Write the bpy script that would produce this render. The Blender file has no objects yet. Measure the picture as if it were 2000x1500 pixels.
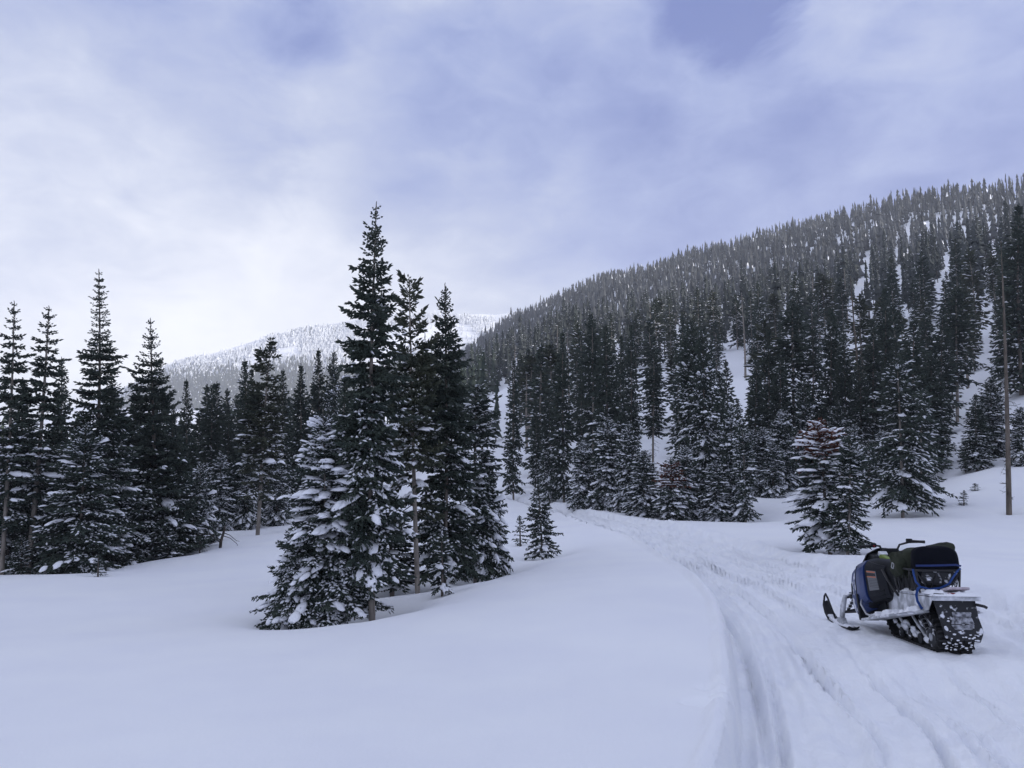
import bpy, math, random
import numpy as np
from mathutils import Vector, Matrix

R_ = math.radians
sc = bpy.context.scene
col = sc.collection

# ------------------------------------------------------------------ camera
PITCH = R_(7.97); CAMZ = 1.80; F = 1500.0
cam_d = bpy.data.cameras.new('camera'); cam = bpy.data.objects.new('camera', cam_d); col.objects.link(cam)
cam_d.sensor_width = 36; cam_d.lens = 27.0; cam_d.clip_start = 0.1; cam_d.clip_end = 8000
cam.location = (0, 0, CAMZ); cam.rotation_euler = (math.pi/2 + PITCH, 0, 0)
sc.camera = cam

# ------------------------------------------------------------------ light
SUN_EL, SUN_AZ = R_(17), R_(112)           # behind the right-hand ridge, whose unseen part is raised to shade the valley
sd = Vector((math.sin(SUN_AZ)*math.cos(SUN_EL), math.cos(SUN_AZ)*math.cos(SUN_EL), math.sin(SUN_EL)))
sun_d = bpy.data.lights.new('sun', 'SUN'); sun = bpy.data.objects.new('sun', sun_d); col.objects.link(sun)
sun_d.energy = 5.0; sun_d.angle = R_(0.55); sun_d.color = (1.0, 0.95, 0.88)
sun.rotation_euler = (-sd).to_track_quat('-Z', 'Y').to_euler()
sun.location = (300, -200, 200)

def ray(px, py):
    u = (px-1000)/F; v = (750-py)/F
    c, s = math.cos(PITCH), math.sin(PITCH)
    return np.array([u, c - v*s, s + v*c])      # x right, y forward, z up
def P(px, py, Y):
    d = ray(px, py); t = Y/d[1]
    return np.array([d[0]*t, Y, CAMZ + d[2]*t])

# ------------------------------------------------------------------ world: Nishita blue behind broken cloud
w = bpy.data.worlds.new('World'); sc.world = w; w.use_nodes = True
nt = w.node_tree; nt.nodes.clear(); N = nt.nodes.new; L = nt.links.new
def val(x):
    n = N('ShaderNodeValue'); n.outputs[0].default_value = x; return n.outputs[0]
def mth(op, a, b=None, clamp=False):
    n = N('ShaderNodeMath'); n.operation = op; n.use_clamp = clamp
    for i, q in enumerate((a, b)):
        if q is None: continue
        if isinstance(q, (int, float)): n.inputs[i].default_value = q
        else: L(q, n.inputs[i])
    return n.outputs[0]
tc = N('ShaderNodeTexCoord')
mp = N('ShaderNodeMapping'); mp.inputs['Scale'].default_value = (1.0, 1.0, 1.9); L(tc.outputs['Generated'], mp.inputs['Vector'])
n1 = N('ShaderNodeTexNoise'); n1.inputs['Scale'].default_value = 2.6; n1.inputs['Detail'].default_value = 6; n1.inputs['Roughness'].default_value = .45
n1.inputs['Distortion'].default_value = .35
L(mp.outputs[0], n1.inputs['Vector'])
n2 = N('ShaderNodeTexNoise'); n2.inputs['Scale'].default_value = 8; n2.inputs['Detail'].default_value = 9; n2.inputs['Roughness'].default_value = .57
n2.inputs['Distortion'].default_value = .4
L(mp.outputs[0], n2.inputs['Vector'])
n3 = N('ShaderNodeTexNoise'); n3.inputs['Scale'].default_value = 17; n3.inputs['Detail'].default_value = 7; n3.inputs['Roughness'].default_value = .55; n3.inputs['Distortion'].default_value = .6
L(mp.outputs[0], n3.inputs['Vector'])
wv = N('ShaderNodeVectorMath'); wv.operation = 'SUBTRACT'; L(n1.outputs['Color'], wv.inputs[0]); wv.inputs[1].default_value = (.5, .5, .5)
wv2 = N('ShaderNodeVectorMath'); wv2.operation = 'SCALE'; L(wv.outputs[0], wv2.inputs[0]); wv2.inputs['Scale'].default_value = .22
wv3 = N('ShaderNodeVectorMath'); wv3.operation = 'SUBTRACT'; L(n2.outputs['Color'], wv3.inputs[0]); wv3.inputs[1].default_value = (.5, .5, .5)
wv4 = N('ShaderNodeVectorMath'); wv4.operation = 'SCALE'; L(wv3.outputs[0], wv4.inputs[0]); wv4.inputs['Scale'].default_value = .13
wa = N('ShaderNodeVectorMath'); wa.operation = 'ADD'; L(tc.outputs['Generated'], wa.inputs[0]); L(wv2.outputs[0], wa.inputs[1])
wb_ = N('ShaderNodeVectorMath'); wb_.operation = 'ADD'; L(wa.outputs[0], wb_.inputs[0]); L(wv4.outputs[0], wb_.inputs[1])
wn = N('ShaderNodeVectorMath'); wn.operation = 'NORMALIZE'; L(wb_.outputs[0], wn.inputs[0])
v = mth('ADD', mth('MULTIPLY', mth('SUBTRACT', n1.outputs['Fac'], .5), .58), .555)
v = mth('ADD', v, mth('MULTIPLY', mth('SUBTRACT', n2.outputs['Fac'], .5), .50))
v = mth('ADD', v, mth('MULTIPLY', mth('SUBTRACT', n3.outputs['Fac'], .5), .24))
BLOBS = [(1440, 0, 3.4, -.44), (1610, 85, 3, -.08), (1700, 20, 5, .14), (1560, 190, 6, .08), (660, 240, 7, -.20), (900, 350, 6, -.20), (560, 420, 5, -.10), (330, 90, 7, -.08),
         (170, 450, 11, .20), (420, 500, 9, .16), (760, 570, 11, .18), (1000, 550, 8, .10), (1080, 90, 8, .06), 
         (60, 60, 11, -.30), (270, 170, 8, -.14), (1000, 210, 9, -.06), (1800, 250, 16, -.24), (1350, 310, 12, -.18), (1080, 300, 8, -.08), (1900, 60, 9, -.06), (60, 300, 8, .06), (1300, 60, 5, .10), (1780, 60, 5, .08), (-900, 300, 30, .22)]  # last entry: unseen bright cloud added left of view to light the snow sideways
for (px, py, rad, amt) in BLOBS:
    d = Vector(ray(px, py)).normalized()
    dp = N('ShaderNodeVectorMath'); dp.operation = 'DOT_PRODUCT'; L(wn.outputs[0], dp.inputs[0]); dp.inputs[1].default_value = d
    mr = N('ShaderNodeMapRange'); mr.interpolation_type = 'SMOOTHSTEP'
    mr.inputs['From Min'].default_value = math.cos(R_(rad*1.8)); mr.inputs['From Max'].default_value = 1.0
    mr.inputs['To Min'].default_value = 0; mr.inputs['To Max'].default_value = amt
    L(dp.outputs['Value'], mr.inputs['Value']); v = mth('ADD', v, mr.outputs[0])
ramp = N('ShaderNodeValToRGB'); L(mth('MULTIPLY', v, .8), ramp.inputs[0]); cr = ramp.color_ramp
cr.elements[0].position = .03; cr.elements[0].color = (.075, .13, .46, 1)
cr.elements[1].position = 1.0; cr.elements[1].color = (1.0, 1.01, 1.04, 1)
for p_, c_ in ((.25, (.25, .315, .57, 1)), (.44, (.425, .478, .655, 1)), (.61, (.615, .655, .775, 1)), (.80, (.83, .85, .91, 1))):
    e = cr.elements.new(p_); e.color = c_
sky = N('ShaderNodeTexSky'); sky.sky_type = 'NISHITA'; sky.sun_disc = False
sky.sun_elevation = SUN_EL; sky.sun_rotation = SUN_AZ; sky.altitude = 2500
bg1 = N('ShaderNodeBackground'); L(sky.outputs[0], bg1.inputs[0]); bg1.inputs[1].default_value = .10
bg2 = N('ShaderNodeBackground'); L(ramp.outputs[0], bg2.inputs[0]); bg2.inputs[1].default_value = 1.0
mrf = N('ShaderNodeMapRange'); mrf.interpolation_type = 'SMOOTHSTEP'; L(v, mrf.inputs['Value'])
mrf.inputs['From Min'].default_value = -.05; mrf.inputs['From Max'].default_value = .36
mrf.inputs['To Min'].default_value = .75
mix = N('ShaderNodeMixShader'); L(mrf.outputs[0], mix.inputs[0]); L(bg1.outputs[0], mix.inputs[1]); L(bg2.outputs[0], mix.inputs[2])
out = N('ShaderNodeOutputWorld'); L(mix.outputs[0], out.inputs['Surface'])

sc.view_settings.view_transform = 'Standard'; sc.view_settings.look = 'None'
sc.view_settings.exposure = 0.24; sc.view_settings.gamma = 1.0; sc.view_settings.use_curve_mapping = False
sc.render.engine = 'CYCLES'
cy = sc.cycles
cy.max_bounces = 6; cy.diffuse_bounces = 3; cy.glossy_bounces = 2; cy.transmission_bounces = 3; cy.volume_bounces = 1
cy.transparent_max_bounces = 6; cy.use_denoising = True; cy.caustics_reflective = False; cy.caustics_refractive = False

# ------------------------------------------------------------------ materials
def mat(name, base, rough=.6, metal=0.0, var=None, scale=8.0, bump=0.0, bscale=20.0, spec=.4, coat=0.0, detail=4.0, lo=.35, hi=.65, stretch=None):
    m = bpy.data.materials.new(name); m.use_nodes = True
    t = m.node_tree; b = t.nodes['Principled BSDF']
    b.inputs['Base Color'].default_value = (*base, 1); b.inputs['Roughness'].default_value = rough
    b.inputs['Metallic'].default_value = metal; b.inputs['Specular IOR Level'].default_value = spec
    b.inputs['Coat Weight'].default_value = coat
    tcn = t.nodes.new('ShaderNodeTexCoord'); src = tcn.outputs['Object']
    if stretch:
        mpn = t.nodes.new('ShaderNodeMapping'); mpn.inputs['Scale'].default_value = stretch
        t.links.new(src, mpn.inputs[0]); src = mpn.outputs[0]
    if var is not None:
        n = t.nodes.new('ShaderNodeTexNoise'); n.inputs['Scale'].default_value = scale; n.inputs['Detail'].default_value = detail
        t.links.new(src, n.inputs['Vector'])
        r = t.nodes.new('ShaderNodeValToRGB'); r.color_ramp.elements[0].position = lo; r.color_ramp.elements[1].position = hi
        r.color_ramp.elements[0].color = (*base, 1); r.color_ramp.elements[1].color = (*var, 1)
        t.links.new(n.outputs['Fac'], r.inputs[0]); t.links.new(r.outputs[0], b.inputs['Base Color'])
    if bump:
        n = t.nodes.new('ShaderNodeTexNoise'); n.inputs['Scale'].default_value = bscale; n.inputs['Detail'].default_value = 5
        t.links.new(src, n.inputs['Vector'])
        bp = t.nodes.new('ShaderNodeBump'); bp.inputs['Strength'].default_value = bump; bp.inputs['Distance'].default_value = .02
        t.links.new(n.outputs['Fac'], bp.inputs['Height']); t.links.new(bp.outputs[0], b.inputs['Normal'])
    return m
SNOWC = (.86, .87, .91)
M = dict(
    snow=mat('snow', SNOWC, .65, var=(.90, .91, .93), scale=.6, bump=.22, bscale=38, spec=.25),
    trail=mat('packed snow', (.84, .855, .90), .6, var=(.90, .91, .93), scale=2.0, bump=.75, bscale=18, spec=.25),
    hill=mat('hill snow', SNOWC, .7, var=(.90, .91, .93), scale=.05, spec=.2),
    load=mat('snow load', (.86, .87, .91), .7, bump=.3, bscale=14, spec=.2),
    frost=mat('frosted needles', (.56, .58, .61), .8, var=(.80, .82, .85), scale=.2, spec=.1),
    farneedle=mat('rimed haze-greyed needles', (.058, .063, .066), .85, var=(.115, .122, .127), scale=.08, spec=.1),  # rime plus the grey of distant haze, put into the colour
    midhazeneedle=mat('lightly rimed haze-greyed needles', (.036, .043, .041), .8, var=(.070, .078, .076), scale=.15, spec=.1),  # in-between tone, so the painted haze fade steps up the slope
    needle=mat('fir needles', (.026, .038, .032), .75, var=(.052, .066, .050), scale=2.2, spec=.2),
    needle2=mat('pine needles', (.034, .044, .032), .75, var=(.066, .072, .046), scale=1.6, spec=.2),
    rust=mat('rust needles', (.075, .026, .016), .8, var=(.13, .05, .03), scale=3, spec=.15),
    bark=mat('bark', (.10, .085, .072), .9, var=(.20, .17, .145), scale=9, bump=.8, bscale=18, spec=.15, stretch=(1, 1, .25)),
    bark2=mat('grey bark', (.17, .15, .13), .9, var=(.30, .265, .23), scale=9, bump=.8, bscale=18, spec=.15, stretch=(1, 1, .25)),
    barkbrown=mat('brown bark', (.095, .080, .066), .9, var=(.18, .152, .126), scale=7, bump=.8, bscale=18, spec=.15, stretch=(1, 1, .25)),
    twig=mat('twig', (.06, .050, .042), .9, spec=.1),
)

# ------------------------------------------------------------------ mesh helpers
def np_mesh(name, V, F_, mats, mi=None, smooth=False):
    V = np.ascontiguousarray(V, dtype=np.float32); F_ = np.ascontiguousarray(F_, dtype=np.int32)
    k = F_.shape[1]; me = bpy.data.meshes.new(name)
    me.vertices.add(len(V)); me.vertices.foreach_set('co', V.ravel())
    me.loops.add(F_.size); me.loops.foreach_set('vertex_index', F_.ravel())
    me.polygons.add(len(F_)); me.polygons.foreach_set('loop_start', np.arange(0, F_.size, k, dtype=np.int32))
    me.polygons.foreach_set('loop_total', np.full(len(F_), k, dtype=np.int32))
    for m in mats: me.materials.append(m)
    if mi is not None: me.polygons.foreach_set('material_index', np.asarray(mi, dtype=np.int32))
    me.polygons.foreach_set('use_smooth', np.full(len(F_), smooth, dtype=bool))
    me.update(calc_edges=True); me.validate()
    return me
def link(name, me, parent=None):
    o = bpy.data.objects.new(name, me); col.objects.link(o)
    if parent is not None: o.parent = parent
    return o
def tag(o, label=None, cat=None, group=None, kind=None):
    for k, q in (('label', label), ('category', cat), ('group', group), ('kind', kind)):
        if q: o[k] = q
    return o
def norm(a): return a/np.maximum(np.linalg.norm(a, axis=-1, keepdims=True), 1e-9)

def hash2(ix, iy, seed):
    h = (ix.astype(np.int64)*374761393 + iy.astype(np.int64)*668265263 + seed*974711) & 0x7fffffff
    h = ((h ^ (h >> 13))*1274126177) & 0x7fffffff
    return ((h ^ (h >> 16)) & 0xffff)/65535.0
def vnoise(x, y, seed=0):
    x0 = np.floor(x); y0 = np.floor(y); fx = x-x0; fy = y-y0
    fx = fx*fx*fx*(fx*(fx*6-15)+10); fy = fy*fy*fy*(fy*(fy*6-15)+10)
    a = hash2(x0, y0, seed); b = hash2(x0+1, y0, seed); c = hash2(x0, y0+1, seed); d = hash2(x0+1, y0+1, seed)
    return (a*(1-fx)+b*fx)*(1-fy) + (c*(1-fx)+d*fx)*fy - .5
def fbm(x, y, s, o=3, seed=0):
    r = 0; a = 1.0
    for i in range(o):
        r = r + a*vnoise(x/s + 17.3*i, y/s - 9.1*i, seed+i); s = s*.5; a *= .5
    return r
def sstep(a, b, x):
    t = np.clip((x-a)/(b-a), 0, 1); return t*t*(3-2*t)

# ------------------------------------------------------------------ terrain: a smooth surface through surveyed points
class TPS:
    def __init__(s, pts, g, lam=1e-4):
        s.g = g; A = []; vals = []
        for p in pts:
            q = P(*p) if len(p) == 3 else np.array(p[:3])
            A.append(s.coord(q[0], q[1])); r = math.hypot(q[0], q[1]); vals.append((q[2]-CAMZ)/(r+g))
        s.A = np.array(A); n = len(A); K = s.kern(s.A, s.A) + lam*np.eye(n)
        Q = np.c_[np.ones(n), s.A]; Mx = np.zeros((n+3, n+3)); Mx[:n, :n] = K; Mx[:n, n:] = Q; Mx[n:, :n] = Q.T
        s.c = np.linalg.solve(Mx, np.r_[vals, 0, 0, 0])
    def coord(s, x, y): return (math.atan2(x, y)*3.0, math.log(math.hypot(x, y)))
    def kern(s, a, b):
        d2 = ((a[:, None, :]-b[None, :, :])**2).sum(-1); return .5*d2*np.log(d2+1e-12)
    def ev(s, az, r):
        q = np.c_[az*3.0, np.log(r)]; o = np.empty(len(q)); n = len(s.A)
        for i in range(0, len(q), 20000):
            k = q[i:i+20000]; o[i:i+20000] = s.kern(k, s.A) @ s.c[:n] + s.c[n] + k @ s.c[n+1:]
        return o*(r+s.g)
pts = []
for a in (-45, -25, 0, 25, 45):
    for r in (1.0, 2.6): pts.append((r*math.sin(R_(a)), r*math.cos(R_(a)), .02, 0))
pts += [(-500, 1500, 5.5), (0, 1500, 5.5), (500, 1500, 5.4), (1000, 1500, 5.3), (1500, 1500, 5.3), (2000, 1500, 5.3), (2500, 1500, 5.3),
        (-500, 1350, 8.3), (0, 1350, 8.2), (500, 1350, 8.0), (1000, 1350, 7.6), (1500, 1350, 7.4), (2000, 1350, 7.4),
        (1865, 1275, 8.95), (1640, 1225, 10.9), (2300, 1230, 9.5),
        (-400, 1250, 12), (0, 1250, 12), (300, 1245, 12), (490, 1225, 13.2), (720, 1190, 14.3), (870, 1142, 16.6), (980, 1108, 19), (1090, 1077, 22),
        (1000, 1200, 12.3), (1250, 1200, 11.7),
        (0, 1115, 22.5), (180, 1108, 23.5), (300, 1090, 26), (430, 1068, 29), (505, 1040, 34), (-400, 1120, 22),
        (1400, 1150, 14.3), (1250, 1080, 20), (1100, 1010, 34), (1000, 967, 46), (1200, 1003, 34), (1400, 1016, 31.5), (1300, 1040, 26),
        (1480, 1015, 31.5), (1600, 1078, 19.0), (1750, 1045, 23.5), (1970, 1000, 29), (1850, 1110, 15.5), (2000, 1165, 11.8), (2400, 1030, 22),
        (1900, 908, 38), (1990, 900, 36.5), (1830, 930, 40), (1920, 830, 50), (2000, 758, 56), (1870, 800, 60), (2300, 850, 38), (2500, 700, 60),
        (1763, 1006, 28.5), (1700, 966, 39), (1500, 950, 44), (1300, 962, 42), (1150, 965, 45), (1600, 935, 46),
        (700, 985, 45), (400, 1002, 45), (100, 1020, 42), (-400, 1040, 40), (850, 980, 45)]
RIDGE = [(900, 720, 620), (1000, 648, 600), (1050, 628, 580), (1200, 566, 520), (1400, 512, 480), (1600, 464, 440), (1800, 424, 390), (2000, 388, 350), (2300, 300, 420), (2500, 190, 600)]  # last two points lie out of view, raised to block the sun
BASEPY = {900: 975, 1000: 945, 1050: 945, 1200: 948, 1400: 945, 1600: 930, 1800: 880, 2000: 758, 2300: 720, 2500: 700}
for (px, py, Y) in RIDGE:
    b = P(px, BASEPY[px], 55 if px < 1900 else 58); e = P(px, py, Y)
    for t in (.10, .3, .62, 1.0):
        pts.append(tuple(b + (e-b)*t - np.array([0, 0, 10*math.sin(math.pi*t)*.3])) + (0,))
    bb = e + (e-b)*.5; bb[2] = e[2]-25; pts.append(tuple(bb)+(0,))
for px in (-400, 0, 300, 600):
    for (py, Y) in ((985, 90), (960, 220), (945, 600), (940, 1000)): pts.append((px, py, Y))
G1 = TPS(pts, 8.0)
AZ0 = R_(44)
def Hbase(x, y):
    x = np.atleast_1d(np.asarray(x, float)); y = np.atleast_1d(np.asarray(y, float))
    az = np.arctan2(x, y); r = np.maximum(np.hypot(x, y), .8)
    zc = G1.ev(np.clip(az, -AZ0, AZ0), r)
    back = sstep(R_(140), R_(179), az)
    if back.max() > 0:
        i = back > 0
        zl = G1.ev(np.full(i.sum(), -AZ0), r[i]); zc[i] = zc[i]*(1-back[i]) + zl*back[i]
    z = zc + CAMZ
    z = z + fbm(x, y, 7.0, 2, 5)*.22*sstep(4, 14, r)
    z = z + fbm(x, y, 45.0, 2, 11)*sstep(70, 140, r)*5
    return z
def hit(px, py, lo=3.0, hi=75.0):
    d = ray(px, py); Y = np.linspace(lo, hi, 1500); t = Y/d[1]
    g = CAMZ + d[2]*t - Hbase(d[0]*t, Y); i = np.where(g < 0)[0]
    return float(Y[i[0]]) if len(i) else None

# trail ribs (left edge, right edge)
RIBS = [((1385, 1620), (3600, 1620)), ((1395, 1520), (3000, 1480)), ((1424, 1400), (2600, 1330)), ((1427, 1300), (2250, 1235)), ((1412, 1200), (1985, 1165)),
        ((1385, 1150), (1790, 1130)), ((1320, 1100), (1640, 1100)), ((1240, 1052), (1475, 1062)), ((1165, 1026), (1365, 1035)),
        ((1100, 1005), (1265, 1016)), ((1040, 988), (1150, 996)), ((985, 972), (1070, 979)), ((940, 962), (1010, 967))]
def edge_xy(q):
    Y = hit(*q, lo=2.5); Y = 48 if Y is None else Y
    return P(q[0], q[1], Y)[:2]
le = np.array([edge_xy(a) for a, b in RIBS]); re = np.array([edge_xy(b) for a, b in RIBS])
for e in (le, re):           # keep far ribs ordered
    for i in range(1, len(e)):
        if e[i][1] < e[i-1][1]+.4: e[i][1] = e[i-1][1]+.4
def cr_spline(pts_, m):
    pts_ = np.vstack([2*pts_[0]-pts_[1], pts_, 2*pts_[-1]-pts_[-2]]); o = []
    for i in range(1, len(pts_)-2):
        p0, p1, p2, p3 = pts_[i-1:i+3]
        for t in np.linspace(0, 1, m, endpoint=False):
            o.append(.5*((2*p1)+(-p0+p2)*t+(2*p0-5*p1+4*p2-p3)*t*t+(-p0+3*p1-3*p2+p3)*t**3))
    o.append(pts_[-2]); return np.array(o)
LE = cr_spline(le, 24); RE = cr_spline(re, 24)
cen = (LE+RE)/2; arc = np.r_[0, np.cumsum(np.linalg.norm(np.diff(cen, axis=0), axis=1))]; wid = np.linalg.norm(RE-LE, axis=1)
def trail_uv(x, y):
    """u across (0 left edge, 1 right edge), s along, width; nearest rib by side test"""
    n = len(x); U = np.full(n, 9.0); S = np.zeros(n); W = np.ones(n)
    q = np.c_[x, y]
    best = np.full(n, 1e9)
    for i in range(len(cen)):
        rib = RE[i]-LE[i]; rl = wid[i]; d = q-LE[i]
        u = (d @ rib)/(rl*rl); uc = np.clip(u, -.15, 1.15)
        dist = np.linalg.norm(d - uc[:, None]*rib, axis=1)
        b = dist < best
        tg = np.array([-rib[1], rib[0]])/rl
        best[b] = dist[b]; U[b] = u[b]; S[b] = arc[i]+np.clip((d @ tg)[b], -.4, .4); W[b] = rl
    U[best > 1.5] = 9
    return U, S, W
GROOVES = [(.020, .09, .040), (.047, .045, .050), (.075, .10, .020), (.103, .040, .045), (.128, .05, .030), (.165, .13, .035), (.196, .042, .045), (.222, .042, .045), (.262, .12, .025), (.300, .045, .045),
           (.335, .05, .035), (.372, .042, .050), (.42, .15, .03), (.455, .045, .045), (.50, .05, .04), (.548, .045, .050), (.60, .14, .03), (.64, .05, .045), (.70, .05, .035), (.76, .12, .03), (.82, .05, .045), (.88, .06, .03), (.94, .05, .04)]
WELLS = []       # filled by the trees: (x, y, radius, depth)
def Hfull(x, y, trail=True):
    z = Hbase(x, y); r = np.hypot(x, y)
    for (wx, wy, wr, wd) in WELLS:
        i = (abs(x-wx) < 3*wr) & (abs(y-wy) < 3*wr)
        if i.any():
            d2 = (x[i]-wx)**2+(y[i]-wy)**2; z[i] -= wd*np.exp(-d2/(wr*wr))
    z += fbm(x, y, .9, 3, 21)*.018*sstep(70, 30, r)
    mask = np.zeros(len(z), bool)
    if trail:
        i = np.where((r < 58) & (x > -6) & (y > 0))[0]
        U, S, W = trail_uv(x[i], y[i]); xi, yi = x[i], y[i]
        U = U + (fbm(xi, yi, 2.2, 2, 61)*.10 + fbm(xi, yi, .5, 2, 62)*.03)*np.clip(1/W, .1, .6)*sstep(0, .15, U)
        lat = U*W
        inn = sstep(-.02, .08, lat)*sstep(W+.35, W-.25, lat)
        inn[U > 8] = 0
        dz = -.20*inn - .16*inn*np.exp(-(lat/.5)**2)
        far = np.clip(W/4.5, .30, 1)
        dz += (.07+.06*np.clip(fbm(xi, yi, .5, 2, 87), -.3, .5))*np.exp(-((lat+.10)/.08)**2)*(U < 8)                       # left lip
        rim = np.exp(-((lat-W-.1)/.35)**2)*(U < 8)
        dz += rim*(.05+fbm(xi, yi, .35, 2, 41)*.14)
        for (gu, gw, gd) in GROOVES:
            wob = fbm(S, np.full_like(S, gu*50), 3.0, 2, 71)*.012 + .02*np.sin(S*.22+gu*40)
            dl = (U-gu-wob)*W
            amp = 1.35*(.45+1.1*np.clip(vnoise(S/2.5+gu*91, np.zeros_like(S)+gu*13, 51)+.5, 0, 1))
            dz -= inn*gd*amp*np.exp(-(np.abs(dl)/gw)**3)
            dz += inn*gd*.5*amp*(np.exp(-((dl-gw*1.7)/(gw*.8))**2)+np.exp(-((dl+gw*1.7)/(gw*.8))**2))*.6
        dz += inn*(fbm(xi, yi, .30, 2, 31)*.075*np.clip(.5+2.2*vnoise(xi/1.3, yi/1.3, 33)+.35*sstep(.2, .6, U), .1, 1.4) + fbm(xi, yi, .12, 2, 35)*.012)
        dz += inn*fbm(lat, S/22.0, .13, 2, 55)*.062*sstep(34, 14, np.hypot(xi, yi))
        z[i] += dz*np.clip(far+.3, 0, 1)
        mask[i] = (lat > -.04) & (lat < W+.45) & (U < 8)
        for (hx, hy, hr, hd) in HOLES:
            d2 = ((x-hx)/hr)**2+((y-hy)/(hr*.7))**2
            z -= hd*np.exp(-d2**1.5)*(1+fbm(x, y, .12, 2, 81)*1.2)
        dx, dy = x-TAIL[0], y-TAIL[1]; c_, s_ = math.cos(SYAW), math.sin(SYAW); lx, ly = dx*c_+dy*s_, -dx*s_+dy*c_
        inside = (np.abs(lx) < 2.2) & (ly > -1.6) & (ly < 4.5)
        if inside.any():
            a, b = lx[inside], ly[inside]
            ex = np.hypot(np.maximum(np.abs(a)-.58, 0), np.maximum(np.maximum(-.05-b, b-2.9), 0)); k = 1-sstep(.0, 1.0, ex)
            pl = PADZ0+(PADZ1-PADZ0)*b/2.4 + .02*np.exp(-((np.abs(a)-.32)/.10)**2) + fbm(x[inside], y[inside], .22, 3, 95)*.045*sstep(.0, .10, np.abs(np.abs(a)-.20)+np.maximum(0, -b)) 
            z[inside] = z[inside]*(1-k)+pl*k
    return z, mask
HOLES = []
TAIL = P(1868, 1277, 8.95); SYAW = R_(-5); SKI = P(1655, 1224, 11.3)
PADZ0, PADZ1 = float(TAIL[2]), float(TAIL[2]+(SKI[2]-TAIL[2])*.8)
for (px, py, hr, hd) in ((1398, 1345, .14, .09), (1378, 1372, .20, .06), (1410, 1362, .10, .08), (1425, 1405, .09, .06)):
    q = edge_xy((px, py)); HOLES.append((q[0], q[1], hr, hd))
def Hz(x, y): return float(Hbase(x, y)[0])

# ------------------------------------------------------------------ conifers
SP_F = np.array([[0, 2, 1], [0, 3, 2], [0, 1, 3], [1, 2, 4], [2, 3, 4], [3, 1, 4]])
def spindles(O, D, Ln, Rr, rng, flat=None):
    """needle sprays: slim three-sided bipyramids from O along D"""
    n = len(O); D = norm(D)
    up = np.tile([0, 0, 1.0], (n, 1)); up[np.abs(D[:, 2]) > .95] = [1, 0, 0]
    U = norm(np.cross(D, up)); Wv = np.cross(U, D)
    ph = rng.uniform(0, 6.28, n) if flat is None else np.full(n, -.52)
    V = np.empty((n, 5, 3)); V[:, 0] = O - D*(Ln*.06)[:, None]; V[:, 4] = O + D*Ln[:, None]
    for k in range(3):
        a = ph + k*2.0944; ru = np.cos(a)*Rr; rw = np.sin(a)*Rr*(1 if flat is None else flat)
        V[:, k+1] = O + D*(Ln*.42)[:, None] + U*ru[:, None] + Wv*rw[:, None]
    Fc = (np.arange(n)*5)[:, None, None] + SP_F[None]
    return V.reshape(-1, 3), Fc.reshape(-1, 3)
def ico():
    t = (1+5**.5)/2
    v = [(-1, t, 0), (1, t, 0), (-1, -t, 0), (1, -t, 0), (0, -1, t), (0, 1, t), (0, -1, -t), (0, 1, -t), (t, 0, -1), (t, 0, 1), (-t, 0, -1), (-t, 0, 1)]
    f = [(0, 11, 5), (0, 5, 1), (0, 1, 7), (0, 7, 10), (0, 10, 11), (1, 5, 9), (5, 11, 4), (11, 10, 2), (10, 7, 6), (7, 1, 8), (3, 9, 4), (3, 4, 2), (3, 2, 6), (3, 6, 8), (3, 8, 9), (4, 9, 5), (2, 4, 11), (6, 2, 10), (8, 6, 7), (9, 8, 1)]
    v = [np.array(a)/np.linalg.norm(a) for a in v]; c = {}; nf = []
    def mid(a, b):
        k = (min(a, b), max(a, b))
        if k not in c: q = v[a]+v[b]; v.append(q/np.linalg.norm(q)); c[k] = len(v)-1
        return c[k]
    for a, b, d in f:
        x, y, z = mid(a, b), mid(b, d), mid(d, a); nf += [(a, x, z), (x, b, y), (z, y, d), (x, y, z)]
    return np.array(v), np.array(nf)
ICO_V, ICO_F = ico()
def lumps(C, E, Fd, A, B, T, rng):
    """snow pillows: rounded on top, nearly flat below, ragged outline"""
    n = len(C); v = np.tile(ICO_V[None], (n, 1, 1)).copy()
    v *= (1 + rng.uniform(-.26, .22, (n, len(ICO_V), 1)))
    z = v[:, :, 2]; z = np.where(z < 0, z*.35, z)
    rr = v[:, :, 0]**2 + v[:, :, 1]**2
    Z = np.array([0, 0, 1.0])
    V = C[:, None] + E[:, None]*(v[:, :, :1]*A[:, None, None]) + Fd[:, None]*(v[:, :, 1:2]*B[:, None, None]) + Z*((z - .38*rr)*T[:, None])[:, :, None]
    Fc = (np.arange(n)*len(ICO_V))[:, None, None] + ICO_F[None]
    return V.reshape(-1, 3), Fc.reshape(-1, 3)
def tubes(path, rad, ns=7):
    path = np.asarray(path, float); n = len(path); tan = norm(np.gradient(path, axis=0))
    ref = np.array([0, 0, 1.0]) if abs(tan[:, 2]).mean() < .8 else np.array([1.0, 0, 0])
    U = norm(np.cross(tan, ref)); Wv = np.cross(tan, U); a = np.arange(ns)*2*math.pi/ns
    V = (path[:, None] + (U[:, None]*np.cos(a)[None, :, None] + Wv[:, None]*np.sin(a)[None, :, None])*np.asarray(rad)[:, None, None]).reshape(-1, 3)
    Fc = []
    for i in range(n-1):
        for k in range(ns):
            k2 = (k+1) % ns; a0, b0, c0, d0 = i*ns+k, i*ns+k2, (i+1)*ns+k2, (i+1)*ns+k
            Fc += [(a0, b0, c0), (a0, c0, d0)]
    return V, np.array(Fc)
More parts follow.
